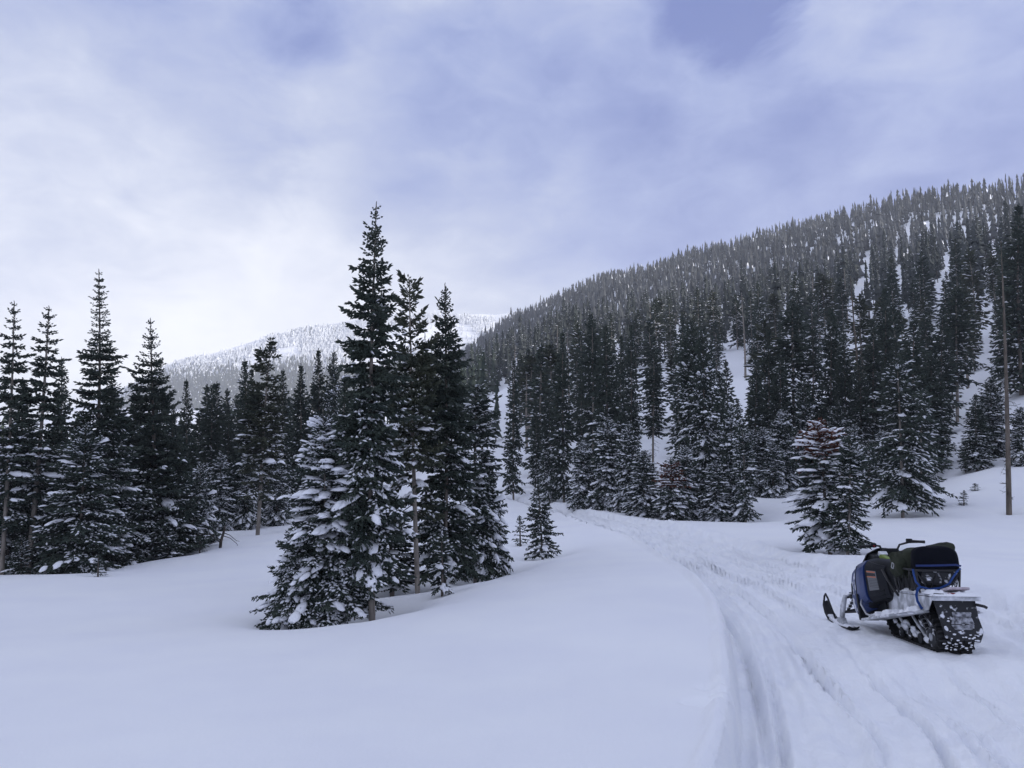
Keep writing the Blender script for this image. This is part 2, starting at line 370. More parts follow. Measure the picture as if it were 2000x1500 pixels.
class Acc:
    def __init__(s): s.V = []; s.F = []; s.m = []; s.n = 0
    def add(s, V, F_, mi=0):
        if len(V) == 0: return
        s.V.append(V); s.F.append(F_+s.n); s.m.append(np.full(len(F_), mi) if np.isscalar(mi) else mi); s.n += len(V)
    def mesh(s, name, mats, smooth=False):
        if not s.V: return None
        return np_mesh(name, np.vstack(s.V), np.vstack(s.F), mats, np.concatenate(s.m), smooth)

def tree(seed, H, R, nb=200, bare=.05, p=.85, base=.9, pt=35, pb=-12, droop=.18, tip=.10, tw=.16, tr=.022, ls=.085, ts=.09, irr=.25, gaps=.0,
         snow=lambda t: .3, lump=lambda t: 0., ls_size=1.0, dead=0, sparse=1.0, bend=.01, needle='needle', bark='bark', rust=None, hang=-.20, hv=.34, whorl=0, tuft=False, trunk_r=None, leader=True):
    rng = np.random.default_rng(seed); tk, cw, sn = Acc(), Acc(), Acc()
    # trunk
    zz = np.linspace(-.6, H, 16); r0 = trunk_r or (.0065*H+.018)
    bx = bend*H*(np.sin(np.linspace(0, 2.6, 16)+seed)-math.sin(seed)); by = bend*H*(np.sin(np.linspace(0, 3.4, 16)+seed*2)-math.sin(seed*2))
    bx -= bx[-1]*np.linspace(0, 1, 16); by -= by[-1]*np.linspace(0, 1, 16)
    pathx = lambda z: np.array([np.interp(z, zz, bx), np.interp(z, zz, by), z])
    rad = r0*np.clip(1-zz/H, 0.05, 1.05)**.75 + .006
    tk.add(*tubes(np.c_[bx, by, zz], rad, 8))
    if nb == 0 and not dead: return tk, cw, sn
    O, D, Ln, Rr, SQ, TZ = [], [], [], [], [], []
    LC, LE_, LF, LA, LB, LT = [], [], [], [], [], []
    g = rng.uniform(0, 6.28)
    hs = np.sort(rng.uniform(0, 1, nb)**(.92)) if nb else []
    if whorl and nb:
        hs = np.sort(np.clip(np.round(hs*whorl)/whorl + rng.normal(0, .10/whorl, nb), 0, 1))
    gapn = rng.uniform(0, 1, 40)
    for i, t in enumerate(hs):
        z0 = H*(bare + (1-bare)*t*.985); az = g + i*2.39996 + rng.normal(0, .35)
        sect = gapn[int(t*9)*4 + int((az % 6.283)/1.5709)]
        if sect < gaps: 
            if rng.random() < .75: continue
        shape = base*(1-t)**p if t > .08 else base*(1-t)**p*(.75+.25*t/.08)
        Lb = R*(shape+.035)*rng.uniform(1-irr, 1+irr*.6)
        if rng.random() < irr*.22: Lb *= 1.35
        Lb = max(Lb, .10*min(1, H/6))
        pit = R_(pb + (pt-pb)*t**1.6 + rng.normal(0, 7))
        e = np.array([math.cos(az), math.sin(az), 0]); f = np.array([-e[1], e[0], 0]); Z = np.array([0, 0, 1.0])
        b0 = pathx(z0); dr = droop*(1-.7*t)*rng.uniform(.6, 1.4)
        def ax(s):
            s = np.atleast_1d(s)[:, None]
            side = math.sin(i*1.7)*.10
            return b0 + e*Lb*s*math.cos(pit) + f*Lb*side*s*s + Z*Lb*(s*math.sin(pit) - dr*s*s + tip*s**3)
        stick = ax(np.array([0, .5, 1.0])); tk.add(*tubes(stick, np.array([.014, .009, .003])*max(.5, Lb)*1.1, 3), 1)
        if rng.random() > sparse: 
            continue
        kt = float(np.clip(Lb/(.42*R), .42, 1)); tw_, tr_ = tw*kt, tr*(.5+.5*kt)
        n1 = max(3, int(Lb/ls*2)); s0 = .45 if tuft else min(.22, .12/Lb)
        s1 = np.linspace(s0, 1.0, n1) + rng.normal(0, .3/n1, n1); s1 = np.clip(s1, .04, 1.0)
        sd_ = np.where(np.arange(n1) % 2 == 0, 1., -1.)
        l1 = (.40*Lb*np.clip(1-s1, 0, 1)**.8*np.clip(s1*2.5, .35, 1) + tw_*.6)*rng.uniform(.65, 1.25, n1)
        an = np.radians(rng.normal(54, 10, n1)); an[-1] = 0
        o1 = ax(s1); sl = (math.sin(pit)-2*dr*s1+3*tip*s1*s1)
        d1 = norm(e[None]*np.cos(an)[:, None] + f[None]*(np.sin(an)*sd_)[:, None] + Z[None]*(sl*.8 - .10 + rng.normal(0, .14, n1))[:, None])
        n2 = np.maximum(1, np.round(l1/ts)).astype(int)
        idx = np.repeat(np.arange(n1), n2)
        k = np.concatenate([np.arange(q) for q in n2]); u = (k+.6*rng.random(len(k)))/n2[idx]
        ss = np.where((k+idx) % 2 == 0, 1., -1.)*rng.uniform(.25, .95, len(k))
        last = (k == n2[idx]-1); ss = np.where(last, ss*.15, ss)
        perp = norm(np.cross(d1, Z[None]))[idx]
        dd = norm(d1[idx] + perp*ss[:, None] + Z[None]*(rng.normal(hang, hv, len(k)))[:, None])
        oo = o1[idx] + d1[idx]*(l1[idx]*u*.85)[:, None]
        oo[:, 2] -= .10*l1[idx]*u*u
        ll = tw_*rng.uniform(.65, 1.3, len(k)); rr = tr_*rng.uniform(.8, 1.25, len(k))
        O.append(oo); D.append(dd); Ln.append(ll); Rr.append(rr)
        # needles along the limb itself
        m = max(2, int(Lb/(tw*.8))); sm = np.linspace(s0, .97, m); oa = ax(sm); da = norm(np.gradient(ax(np.linspace(0, 1, m+1)), axis=0))[:m] if m > 1 else e[None]
        O.append(oa); D.append(da); Ln.append(np.full(m, tw_*1.2)); Rr.append(np.full(m, tr_*1.1))
        bw = np.clip(rng.normal(.55, .5), 0, 1.5)
        SQ.append(np.r_[np.full(len(k), snow(t)*bw)*np.clip(.4+u, 0, 1.3), np.full(m, snow(t)*bw)]); TZ.append(np.full(len(k)+m, t))
        if Lb > .25 and rng.random() < lump(t):
            c = rng.integers(2, 5); s_ = np.clip(rng.uniform(.58, .86) + np.linspace(-.24, .24, c)*rng.uniform(.7, 1.3), .2, 1.0)
            sz = min(Lb, 1.0)*rng.uniform(.12, .20)*(ls_size(t) if callable(ls_size) else ls_size)
            cc = ax(s_) + f[None]*rng.normal(0, .10*Lb, c)[:, None]; cc[:, 2] += tr*1.1
            LC.append(cc); LE_.append(np.tile(norm(e + Z*(math.sin(pit)-2*dr*.7+.8*tip)), (c, 1))); LF.append(np.tile(f, (c, 1)))
            fac = rng.uniform(.75, 1.2, c)*(1-.35*np.abs(np.linspace(-1, 1, c)))
            LA.append(sz*1.75*fac); LB.append(sz*1.05*fac); LT.append(np.clip(sz*.52*fac, .025, .12))
    for q in range(dead):                                  # bare twigs on the lower stem
        z0 = H*rng.uniform(.05, max(bare, .3) if bare < .9 else .97); az = rng.uniform(0, 6.28); Lb = R*rng.uniform(.15, .7)
        e = np.array([math.cos(az), math.sin(az), rng.uniform(-.6, .15)]); b0 = pathx(z0)
        tk.add(*tubes(np.array([b0, b0+e*Lb*.5, b0+e*Lb+np.array([0, 0, rng.uniform(-.2, .1)*Lb])]), np.array([.014, .009, .004]), 3), 1)
        for j in range(3):
            b1 = b0+e*Lb*rng.uniform(.35, .9); e2 = e + rng.normal(0, .6, 3); tk.add(*tubes(np.array([b1, b1+e2*Lb*.2, b1+e2*Lb*.38]), np.array([.006, .004, .002]), 3), 1)
    if O:
        if leader:                                         # bristling leader shoot
            m = 34; zt = np.linspace(H*.86, H, m)
            O.append(np.array([pathx(q) for q in zt])); D.append(np.c_[rng.normal(0, .8, m)*np.linspace(1, .18, m), rng.normal(0, .8, m)*np.linspace(1, .18, m), np.linspace(.4, 1.1, m)]); Ln.append(tw*np.linspace(.95, .5, m)); Rr.append(tr*np.linspace(.8, .5, m))
            SQ.append(np.zeros(m)); TZ.append(np.ones(m))
        O, D, Ln, Rr, SQ, TZ = map(np.concatenate, (O, D, Ln, Rr, SQ, TZ))
        mi = np.zeros(len(O), int)
        if rust is not None: mi = (rng.random(len(O)) < np.array([rust(t) for t in TZ])).astype(int)
        V, Fc = spindles(O, D, Ln, Rr, rng); cw.add(V, Fc, np.repeat(mi, 6))
        pick = rng.random(len(O)) < SQ
        if pick.any():
            o = O[pick].copy(); o[:, 2] += Rr[pick]*.75
            V, Fc = spindles(o, D[pick]*np.array([1, 1, .8]), Ln[pick]*.95, Rr[pick]*1.35, rng, flat=.62); sn.add(V, Fc)
        if LC:
            V, Fc = lumps(*map(np.concatenate, (LC, LE_, LF, LA, LB, LT)), rng); sn.add(V, Fc)
    return tk, cw, sn
PROTO = {}
def proto(name, bark='bark', needle='needle', **k):
    tk, cw, sn = tree(**k); b, n_ = bark, needle
    PROTO[name] = dict(H=k['H'], R=k['R']*k.get('base', .9)*1.02,
        trunk=tk.mesh('trunk', [M[b], M['twig']], True), crown=cw.mesh('crown', [M[n_], M['rust']]), snow=sn.mesh('snow', [M['load']], True))
low = lambda a, b, hi=0.: (lambda t: hi + (a-hi)*float(np.clip((b-t)/max(b*.45, .01), 0, 1)))
# close trees
proto('snowfir', seed=3, H=6.0, R=1.45, nb=293, bare=.03, p=.62, base=.95, pb=-20, droop=.30, tip=.14, tw=.15, tr=0.0304, ls=.085, ts=.085, irr=.34, gaps=.12, snow=lambda t: .46, lump=lambda t: .74 if t > .3 else .42, ls_size=lambda t: .72+.42*(t > .25)+.45*(t > .55)+.1*(t > .8), bark='bark2')
proto('skirtfir', seed=8, H=3.2, R=1.5, nb=187, bare=.02, p=.60, base=.95, pb=-14, droop=.28, tw=.14, tr=0.0290, ls=.085, ts=.085, irr=.38, gaps=.15, snow=lambda t: .40, lump=lambda t: .5, ls_size=1.0, bark='bark2')
proto('fleckfir', seed=5, H=5.5, R=1.45, nb=290, bare=.02, p=.60, base=.95, pb=-18, droop=.30, tip=.14, tw=.16, tr=.031, ls=.095, ts=.09, irr=.42, gaps=.16, snow=lambda t: .36, lump=lambda t: .22, ls_size=.95)
proto('tallfir', seed=11, H=9.0, R=1.15, nb=412, bare=.09, p=.72, base=.9, pt=28, pb=-18, droop=.24, tip=.14, tw=.15, tr=0.0317, ls=.08, ts=.08, irr=.50, gaps=.20, snow=low(.34, .55, .02), lump=low(.34, .55), bark='bark2')
proto('pine', seed=15, H=8.0, R=.85, nb=287, bare=.22, p=.35, base=.85, pt=45, pb=-15, droop=.2, tip=.2, tw=.17, tr=0.0343, ls=.075, ts=.08, irr=.55, gaps=.24, snow=low(.36, .6, .03), lump=low(.28, .6), tuft=True, needle='needle2', bark='bark2', leader=False)
proto('densefir', seed=19, H=8.0, R=1.15, nb=412, bare=.03, p=.68, base=.92, pt=35, pb=-16, droop=.22, tip=.12, tw=.15, tr=0.0317, ls=.08, ts=.08, irr=.40, gaps=.10, snow=low(.22, .55, .02), lump=low(.14, .5))
proto('palefir', seed=23, H=5.2, R=.85, nb=237, bare=.05, p=.34, base=.85, pt=30, pb=-20, droop=.26, tw=.14, tr=0.0290, ls=.08, ts=.085, irr=.45, gaps=.16, snow=lambda t: .36, lump=lambda t: .40, bark='bark2', trunk_r=.06)
proto('sparsefir', seed=29, H=8.5, R=.85, nb=237, bare=.16, p=.55, base=.85, pt=25, pb=-14, droop=.14, tip=.12, tw=.15, tr=0.0317, ls=.08, ts=.08, irr=.45, gaps=.20, snow=low(.32, .45, .03), lump=low(.30, .45), whorl=26, bark='bark2')
proto('spirefir', seed=31, H=10.0, R=1.5, nb=412, bare=.03, p=.95, base=.95, pt=15, pb=-12, droop=.14, tip=.14, tw=.15, tr=0.0317, ls=.085, ts=.085, irr=.30, gaps=.05, snow=low(.34, .55, .02), lump=low(.30, .5), whorl=42)
proto('spruce', seed=37, H=8.5, R=1.7, nb=312, bare=.03, p=.85, base=.95, pt=18, pb=-18, droop=.34, tip=.34, tw=.16, tr=0.0343, ls=.085, ts=.085, irr=.30, gaps=.06, snow=low(.26, .45, .01), lump=low(.10, .4), whorl=26)
proto('redtop', seed=41, H=3.9, R=.95, nb=187, bare=.02, p=.45, base=.9, pb=-18, droop=.30, tw=.13, tr=0.0264, ls=.075, ts=.08, irr=.42, gaps=.22, snow=lambda t: .34, lump=lambda t: .75 if t > .4 else .45, ls_size=lambda t: 1.15+.35*(t > .55), rust=lambda t: .92 if t > .72 else (.10 if t > .55 else 0), bark='bark')
proto('youngfir', seed=43, H=2.2, R=.55, nb=118, bare=.02, p=.6, base=.9, pb=-12, droop=.2, tw=.10, tr=0.0224, ls=.06, ts=.07, irr=.35, snow=lambda t: .22, lump=lambda t: .25, ls_size=.9)
proto('sapling', seed=47, H=1.0, R=.26, nb=42, bare=.05, p=.7, base=.9, pb=-5, droop=.15, tw=.08, tr=0.0158, ls=.05, ts=.06, irr=.35, snow=lambda t: .30, lump=lambda t: .2, ls_size=.8)
proto('snowsapling', seed=53, H=1.7, R=.32, nb=75, bare=.02, p=.15, base=.85, pb=-30, droop=.35, tw=.10, tr=0.0224, ls=.06, ts=.07, irr=.5, gaps=.30, snow=lambda t: .45, lump=lambda t: .8 if t > .3 else .3, ls_size=1.1)
# middle distance
proto('midfir', hang=-.32, hv=.42, seed=61, H=10, R=1.25, nb=304, bare=.03, p=.6, base=.9, pb=-18, droop=.24, tw=.26, tr=0.0546, ls=.17, ts=.17, irr=.40, gaps=.10, snow=low(.34, .62, .06), lump=low(.20, .55))
proto('midspire', hang=-.32, hv=.42, seed=67, H=10, R=1.0, nb=319, bare=.04, p=.7, base=.9, pb=-16, droop=.22, tw=.26, tr=0.0546, ls=.16, ts=.17, irr=.40, gaps=.10, snow=low(.24, .55, .05), lump=low(.12, .5))
proto('midsnow', hang=-.32, hv=.42, seed=71, H=6, R=1.45, nb=275, bare=.02, p=.55, base=.95, pb=-20, droop=.30, tw=.22, tr=0.0468, ls=.15, ts=.15, irr=.40, gaps=.10, snow=lambda t: .52, lump=lambda t: .50)
proto('midwide', hang=-.32, hv=.42, seed=73, H=10, R=1.7, nb=435, bare=.04, p=.5, base=.85, pb=-18, droop=.25, tw=.24, tr=0.0494, ls=.16, ts=.16, irr=.50, gaps=.18, snow=low(.42, .9, .10), lump=low(.34, .85))
proto('midpole', hang=-.32, hv=.42, seed=79, H=11, R=.9, nb=246, bare=.30, p=.45, base=.85, pb=-14, droop=.2, tw=.26, tr=0.0546, ls=.16, ts=.17, irr=.5, gaps=.20, snow=low(.22, .7, .05), lump=low(.08, .5), dead=26, bark='bark2')
proto('midbare', hang=-.32, hv=.42, seed=87, H=7, R=1.45, nb=260, bare=.12, p=.42, base=.85, pb=-20, droop=.28, tw=.20, tr=.036, ls=.14, ts=.14, irr=.5, gaps=.2, snow=lambda t: .30, lump=lambda t: .12, dead=18, bark='bark2')
proto('midrust', hang=-.32, hv=.42, seed=83, H=5, R=1.2, nb=217, bare=.02, p=.5, base=.95, pb=-20, droop=.3, tw=.20, tr=0.0442, ls=.14, ts=.15, irr=.4, gaps=.15, snow=lambda t: .45, lump=lambda t: .5, rust=lambda t: .8 if .55 < t < .92 else 0)
# slope trees
for i_, (R0, b0_, p0) in enumerate(((.95, .06, .62), (.80, .20, .5), (1.05, .03, .7), (.70, .34, .45), (.85, .12, .55))):
    proto('slope%d' % i_, seed=101+i_, H=10, R=R0, nb=150, bare=b0_, p=p0, base=.88, pb=-16, droop=.2, tw=.42, tr=.088, ls=.34, ts=.34, irr=.4, gaps=.14, snow=low(.26, .8, .10), lump=low(.05, .5), dead=(8 if b0_ > .15 else 0), bark='bark2', needle=('needle', 'needle2')[i_ % 2])
proto('snag', seed=131, H=11, R=.8, nb=0, bare=.95, dead=34, bark='barkbrown', trunk_r=.10, bend=.008)
proto('greysnag', seed=137, H=10, R=.7, nb=0, bare=.95, dead=20, bark='bark2', trunk_r=.11, bend=.012)
proto('bareoldpole', seed=139, H=11, R=.7, nb=46, bare=.62, p=.3, base=.7, pb=-20, droop=.3, tw=.2, tr=.03, ls=.14, ts=.15, irr=.5, gaps=.3, snow=lambda t: .15, dead=40, bark='barkbrown', trunk_r=.10, bend=.006, sparse=.6)

rngp = random.Random(5)
def place(kind, base_, top=None, R=None, H=None, name='fir_tree', label=None, group=None, cat='tree', yaw=None):
    p_ = PROTO[kind]; base_ = Vector(base_)
    if top is not None: ax = Vector(top)-base_; H = ax.length
    else: ax = Vector((0, 0, 1))
    o = bpy.data.objects.new(name, None); col.objects.link(o); o.empty_display_size = .3
    o.location = base_
    q = Vector((0, 0, 1)).rotation_difference(ax.normalized()) @ Matrix.Rotation(rngp.uniform(0, 6.28) if yaw is None else yaw, 3, 'Z').to_quaternion()
    o.rotation_mode = 'QUATERNION'; o.rotation_quaternion = q
    sh = H/p_['H']; sr = (R/p_['R'] if R else sh); o.scale = (sr, sr, sh)
    for part in ('trunk', 'crown', 'snow'):
        if p_[part]:
            q_ = link(part, p_[part], o)
            if part != 'trunk': q_['kind'] = 'stuff'
    return tag(o, label, cat, group)

PLACED = []
GW_, GB_, GM_ = 'firs along the far side of the trail', 'firs at the foot of the right-hand forest', 'firs in the middle gap behind the snow'
def T(bx, by, tx, ty, hw, Y, kind, label, name='fir_tree', well=(.9, .28), dY=0, group=None, cat='tree'):
    """a tree surveyed by the foot and the tip of its stem; Y = distance when the foot is hidden"""
    if Y is None:
        Y = hit(bx, by) or 45.0
    Y += dY; g = P(bx, by, Y); gz = Hz(g[0], Y)
    b = Vector((g[0], Y, gz-.10)); t = Vector(P(tx, ty, Y))
    if group in (GW_, GB_, GM_): hw *= .74
    place(kind, b, t, hw/F*Y, name=name, label=label, group=group, cat=cat)
    if well[1] > 0: WELLS.append((g[0], Y, well[0], well[1]))
    PLACED.append((g[0], Y)); TREELOG.append((label[:40], round(Y, 1), round(t.z-gz, 1), round(gz, 2)))
TREELOG = []

# ------------------------------------------------------------------ surveyed trees
GC = 'firs of the clump in the open snow'
T(629, 1190, 631, 798, 96, None, 'snowfir', 'front fir of the clump with thick snow pillows on broad boughs', name='snowy_fir', well=(1.2, .22), group=GC)
T(576, 1196, 588, 1020, 74, None, 'skirtfir', 'low wide fir skirt at the lower left front of the clump, boughs reaching the snow', name='bushy_fir', well=(1.0, .14), group=GC)
T(728, 1186, 735, 398, 80, None, 'tallfir', 'tallest fir of all, ragged dark spire standing up from the clump', name='tall_fir', well=(1.2, .3), dY=.4, group=GC)
T(816, 1133, 799, 545, 50, 17.6, 'pine', 'thin tuft-topped pine just right of the tallest fir, grey stem showing', name='pine_tree', group=GC)
T(866, 1128, 869, 556, 68, 18.6, 'densefir', 'dense dark pointed fir, second tallest tip in the clump', name='dense_fir', well=(1.2, .3), group=GC)
T(930, 1110, 931, 752, 58, None, 'palefir', 'fir with a straight pale stem at the right front of the clump', name='pale_stemmed_fir', well=(1.2, .3), dY=.2, group=GC)
T(950, 1092, 948, 890, 50, 20.6, 'skirtfir', 'low bushy fir at the right end of the clump behind the pale stem', name='bushy_fir', group=GC)
T(765, 1150, 762, 985, 62, 18.5, 'youngfir', 'short snowy fir among the stems in the middle of the clump', name='young_fir', group=GC)
T(692, 1200, 690, 1075, 52, 15.0, 'skirtfir', 'small dark fir bush hard against the right foot of the snowy front fir', name='bushy_fir', group=GC)
T(863, 1148, 862, 1050, 20, None, 'snowsapling', 'spindly sapling bent under snow in front of the clump', name='sapling', well=(.5, .12))
T(668, 1185, 676, 735, 46, 17.5, 'midspire', 'dark fir half hidden behind the snowy front fir of the clump', name='tall_fir', group=GC)
T(1059, 1080, 1051, 943, 31, None, 'youngfir', 'small neat fir standing alone just right of the clump', name='young_fir', well=(.9, .25))
T(1016, 1062, 1015, 1008, 15, None, 'sapling', 'knee-high sapling between the clump and the small lone fir', name='sapling', well=(.4, .1))
T(503, 1041, 529, 672, 40, None, 'pine', 'leaning pine with a bare brown lower stem, left of the clump', name='leaning_pine', well=(.6, .2))
GL = 'firs of the stand along the left edge'
T(6, 1080, 28, 590, 42, 23, 'sparsefir', 'open-branched fir leaning in at the left edge of the view', name='sparse_fir', group=GL)
T(56, 1082, 96, 600, 50, 23.5, 'sparsefir', 'gappy fir with a bare stem and heavy tufts, second tip from the left edge', name='sparse_fir', group=GL)
T(182, 1098, 193, 528, 82, None, 'spirefir', 'tallest fir of the left stand with a long needle-thin tip', name='spire_fir', well=(1.3, .3), dY=.6, group=GL)
T(308, 1072, 294, 624, 86, 27.5, 'spruce', 'near-black spruce with upswept tiers at the right of the left stand', name='dark_spruce', well=(1.4, .3), group=GL)
T(150, 1090, 168, 830, 84, 22.9, 'fleckfir', 'wide snow-streaked fir at the front of the left stand', name='snowy_fir', well=(1.1, .2), group=GL)
T(238, 1086, 232, 855, 70, None, 'fleckfir', 'spreading snowy fir in front of the near-black spruce', name='snowy_fir', well=(1.1, .2), group=GL)
T(48, 1062, 45, 740, 46, 31, 'midspire', 'slim dark fir tip between the two leaning left-edge firs', name='slim_fir', group=GL)
T(224, 1082, 218, 735, 62, 27.5, 'densefir', 'fir tip tucked between the needle-thin tip and the dark spruce', name='dense_fir', group=GL)
T(18, 1092, 12, 850, 50, 24, 'fleckfir', 'snowy bushy fir cut by the left edge of the view', name='bushy_fir', group=GL)
T(95, 1085, 90, 880, 46, 25.5, 'fleckfir', 'snow-dusted fir below the gappy left fir', name='snowy_fir', group=GL)
T(330, 1065, 345, 860, 66, 29, 'densefir', 'dark low fir at the right foot of the left stand', name='dense_fir', group=GL)
T(388, 1055, 392, 905, 38, 31, 'skirtfir', 'last low fir at the right end of the left stand', name='bushy_fir', group=GL)
T(42, 1113, 42, 1045, 24, None, 'youngfir', 'small young fir on the open snow near the left edge', name='young_fir', well=(.5, .14))
T(191, 1122, 192, 1084, 14, None, 'sapling', 'tiny lone sapling on the snow below the left stand', name='sapling', well=(.35, .1))
T(329, 1082, 326, 1030, 26, None, 'youngfir', 'low young fir on the snow at the right foot of the left stand', name='young_fir', well=(.5, .12))
T(391, 1072, 391, 1056, 12, None, 'sapling', 'buried sapling tip beside the broken stub', name='sapling', well=(.3, .05))
GM = 'firs in the middle gap behind the snow'
for (bx, by, tx, ty, hw, Y, k, lb) in (
    (370, 1040, 364, 742, 30, 36, 'midspire', 'single dark tip just right of the near-black spruce'),
    (416, 1022, 416, 750, 40, 39, 'midfir', 'broad dark fir midway between the left stand and the clump, lowest of its row'),
    (480, 1020, 478, 703, 42, 38, 'midspire', 'dark fir with a pointed tip left of the leaning pine'),
    (494, 1015, 492, 720, 30, 41, 'midspire', 'dark tip close behind the fir left of the leaning pine'),
    (548, 1015, 553, 722, 34, 40, 'midfir', 'dark fir behind the leaning pine'),
    (590, 1005, 588, 712, 36, 42, 'midspire', 'dark fir just left of the snowy front fir, behind it'),
    (622, 1005, 622, 682, 34, 43, 'midspire', 'higher dark tip above the snowy front fir'),
    (652, 1005, 652, 686, 34, 42, 'midwide', 'ragged dark tip beside the tallest fir on its left'),
    (445, 1012, 448, 800, 34, 42, 'midfir', 'dark mid-row fir behind the broken stub'),
    (340, 1035, 338, 790, 34, 37, 'midfir', 'dark fir hidden behind the near-black spruce'),
    (430, 1022, 432, 885, 42, 35, 'midsnow', 'snow-frosted young fir right of the left stand'),
    (482, 1022, 486, 880, 42, 35.5, 'midsnow', 'snow-frosted young fir beside the leaning pine'),
    (540, 1015, 540, 900, 36, 37, 'midsnow', 'snow-frosted young fir between the leaning pine and the clump'),
    (118, 1055, 120, 700, 40, 33, 'midfir', 'dark fir behind the gappy left fir'),
    (255, 1060, 262, 790, 44, 33, 'midfir', 'dark fir deep behind the needle-thin tip')):
    T(bx, by, tx, ty, hw, Y, k, lb, name='dark_fir' if k != 'midsnow' else 'snowy_fir', well=(.8, .15), group=GM)
GW = 'firs along the far side of the trail'
for (bx, by, tx, ty, hw, Y, k, lb) in (
    (1003, 962, 1004, 702, 27, 46, 'midspire', 'slender dark fir standing apart where the trail vanishes'),
    (1046, 957, 1046, 780, 20, 50, 'midspire', 'thin fir right of the fir where the trail vanishes'),
    (1074, 974, 1074, 762, 28, 44, 'midfir', 'dark fir at the left foot of the trailside row'),
    (1102, 974, 1099, 648, 36, 43, 'midspire', 'tall dark column fir with a pale twin stem, left of the trailside row'),
    (1136, 965, 1136, 700, 20, 49, 'midspire', 'narrow fir between the tall column and its taller neighbour'),
    (1160, 968, 1156, 612, 27, 46, 'midpole', 'club-topped tallest fir of the trailside row'),
    (1182, 980, 1182, 634, 50, 41, 'midfir', 'broad dark fir in the middle of the trailside row'),
    (1214, 975, 1213, 655, 26, 49, 'midspire', 'slim fir behind the middle of the trailside row, left one of two'),
    (1233, 975, 1232, 632, 28, 51, 'midspire', 'slim pointed fir behind the middle of the trailside row, taller of two'),
    (1277, 975, 1277, 680, 26, 52, 'midpole', 'fir with bare stem in the gap left of the big snowy-sided fir'),
    (1139, 983, 1139, 860, 40, 39.5, 'midsnow', 'low snowy fir at the bend of the trail'),
    (1187, 985, 1187, 815, 50, 38.5, 'midsnow', 'snowy fir in front of the broad dark trailside fir'),
    (1225, 988, 1228, 830, 42, 37, 'midsnow', 'snowy fir second in front of the trailside row'),
    (1258, 992, 1258, 880, 52, 35, 'midsnow', 'very white low fir beside the trailside mound'),
    (1312, 1010, 1310, 895, 50, None, 'midrust', 'snowy fir with rust-brown dead needles at its heart'),
    (1362, 1012, 1349, 626, 60, 36, 'midwide', 'big fir with snow-flecked sides, left of its two tips'),
    (1384, 1011, 1372, 640, 52, 35, 'midwide', 'big fir with snow-flecked sides, right of its two tips'),
    (1405, 1012, 1405, 728, 44, 37, 'midfir', 'fir closing the right flank of the big two-tipped pair'),
    (1430, 1012, 1428, 790, 40, 34, 'midsnow', 'snow-flecked fir at the right end of the trailside row'),
    (1456, 1014, 1449, 835, 34, None, 'palefir', 'thin brown-stemmed fir with snow on its upper boughs at the end of the row'),
    (1340, 1012, 1338, 870, 46, 33.5, 'midsnow', 'snowy fir at the foot of the big two-tipped pair'),
    (1398, 1014, 1396, 900, 46, 33, 'midsnow', 'low snowy fir at the right foot of the big two-tipped pair')):
    T(bx, by, tx, ty, hw, Y, k, lb, name={'midsnow': 'snowy_fir', 'midpole': 'pole_fir'}.get(k, 'dark_fir'), well=(1.0, .22), group=GW)
T(1622, 1066, 1604, 818, 70, None, 'redtop', 'snow-heaped small fir with a rust-red dead top, beyond the snowmobile', name='red_topped_fir', well=(1.25, .30))
T(1655, 1068, 1660, 850, 36, 20.0, 'palefir', 'thin fir pressed against the right side of the rust-topped fir', name='young_fir', well=(.7, .2))
T(1763, 1006, 1752, 700, 62, None, 'midbare', 'fir with a bare pale foot standing right of the rust-topped fir', name='pole_fir', well=(.6, .15))
T(1796, 990, 1800, 760, 45, None, 'midbare', 'smaller bare-footed fir leaning beside the pale-footed one', name='pole_fir', well=(.6, .15))
T(1697, 974, 1696, 862, 24, None, 'youngfir', 'small snowy fir between the rust-topped fir and the pale-footed fir', name='young_fir', well=(.7, .2))
T(1557, 931, 1548, 584, 34, None, 'midpole', 'tall dark fir with a long bare pale stem behind the rust-topped fir', name='pole_fir', well=(.6, .15))
T(1970, 1000, 1955, 470, 24, None, 'bareoldpole', 'tall bare brown trunk standing alone at the right edge', name='bare_trunk', well=(.5, .12))
T(1690, 880, 1661, 540, 22, 52, 'snag', 'leaning bare reddish trunk behind the rust-topped fir', name='dead_trunk', well=(.5, .1))
GR = 'firs on the bank at the right edge'
for (bx, by, tx, ty, hw, Y, k, lb) in (
    (1885, 914, 1882, 862, 14, None, 'youngfir', 'small round-headed fir on the right-hand bank'),
    (1908, 912, 1906, 770, 28, None, 'midfir', 'open fir on the right-hand bank beside the round-headed one'),
    (1937, 890, 1937, 735, 34, None, 'midwide', 'fuller fir on the right-hand bank left of the bare trunk'),
    (1994, 902, 1994, 795, 30, None, 'midsnow', 'snow-flecked fir right of the bare trunk, cut by the right edge'),
    (1994, 752, 1990, 400, 42, 54, 'midspire', 'big dark fir at the very right edge above the bank'),
    (1868, 808, 1868, 560, 26, 54, 'midpole', 'bare-stemmed fir at the top of the right-hand bank'),
    (1840, 860, 1842, 600, 30, 52, 'midspire', 'dark fir where the bank meets the forest'),
    (1815, 930, 1818, 690, 40, 42, 'midfir', 'dark fir at the forest corner left of the bank'),
    (1785, 955, 1785, 625, 44, 40, 'midspire', 'tall dark fir behind the pale-footed fir')):
    T(bx, by, tx, ty, hw, Y, k, lb, name={'midpole': 'pole_fir', 'youngfir': 'young_fir', 'midsnow': 'snowy_fir'}.get(k, 'dark_fir'), well=(.8, .18), group=GR)
T(1883, 985, 1883, 958, 10, None, 'sapling', 'tiny sapling left of the bare trunk, nearer of two', name='sapling', well=(.3, .06))
T(1904, 956, 1904, 944, 9, None, 'sapling', 'tiny buried sapling left of the bare trunk, farther of two', name='sapling', well=(.3, .06))
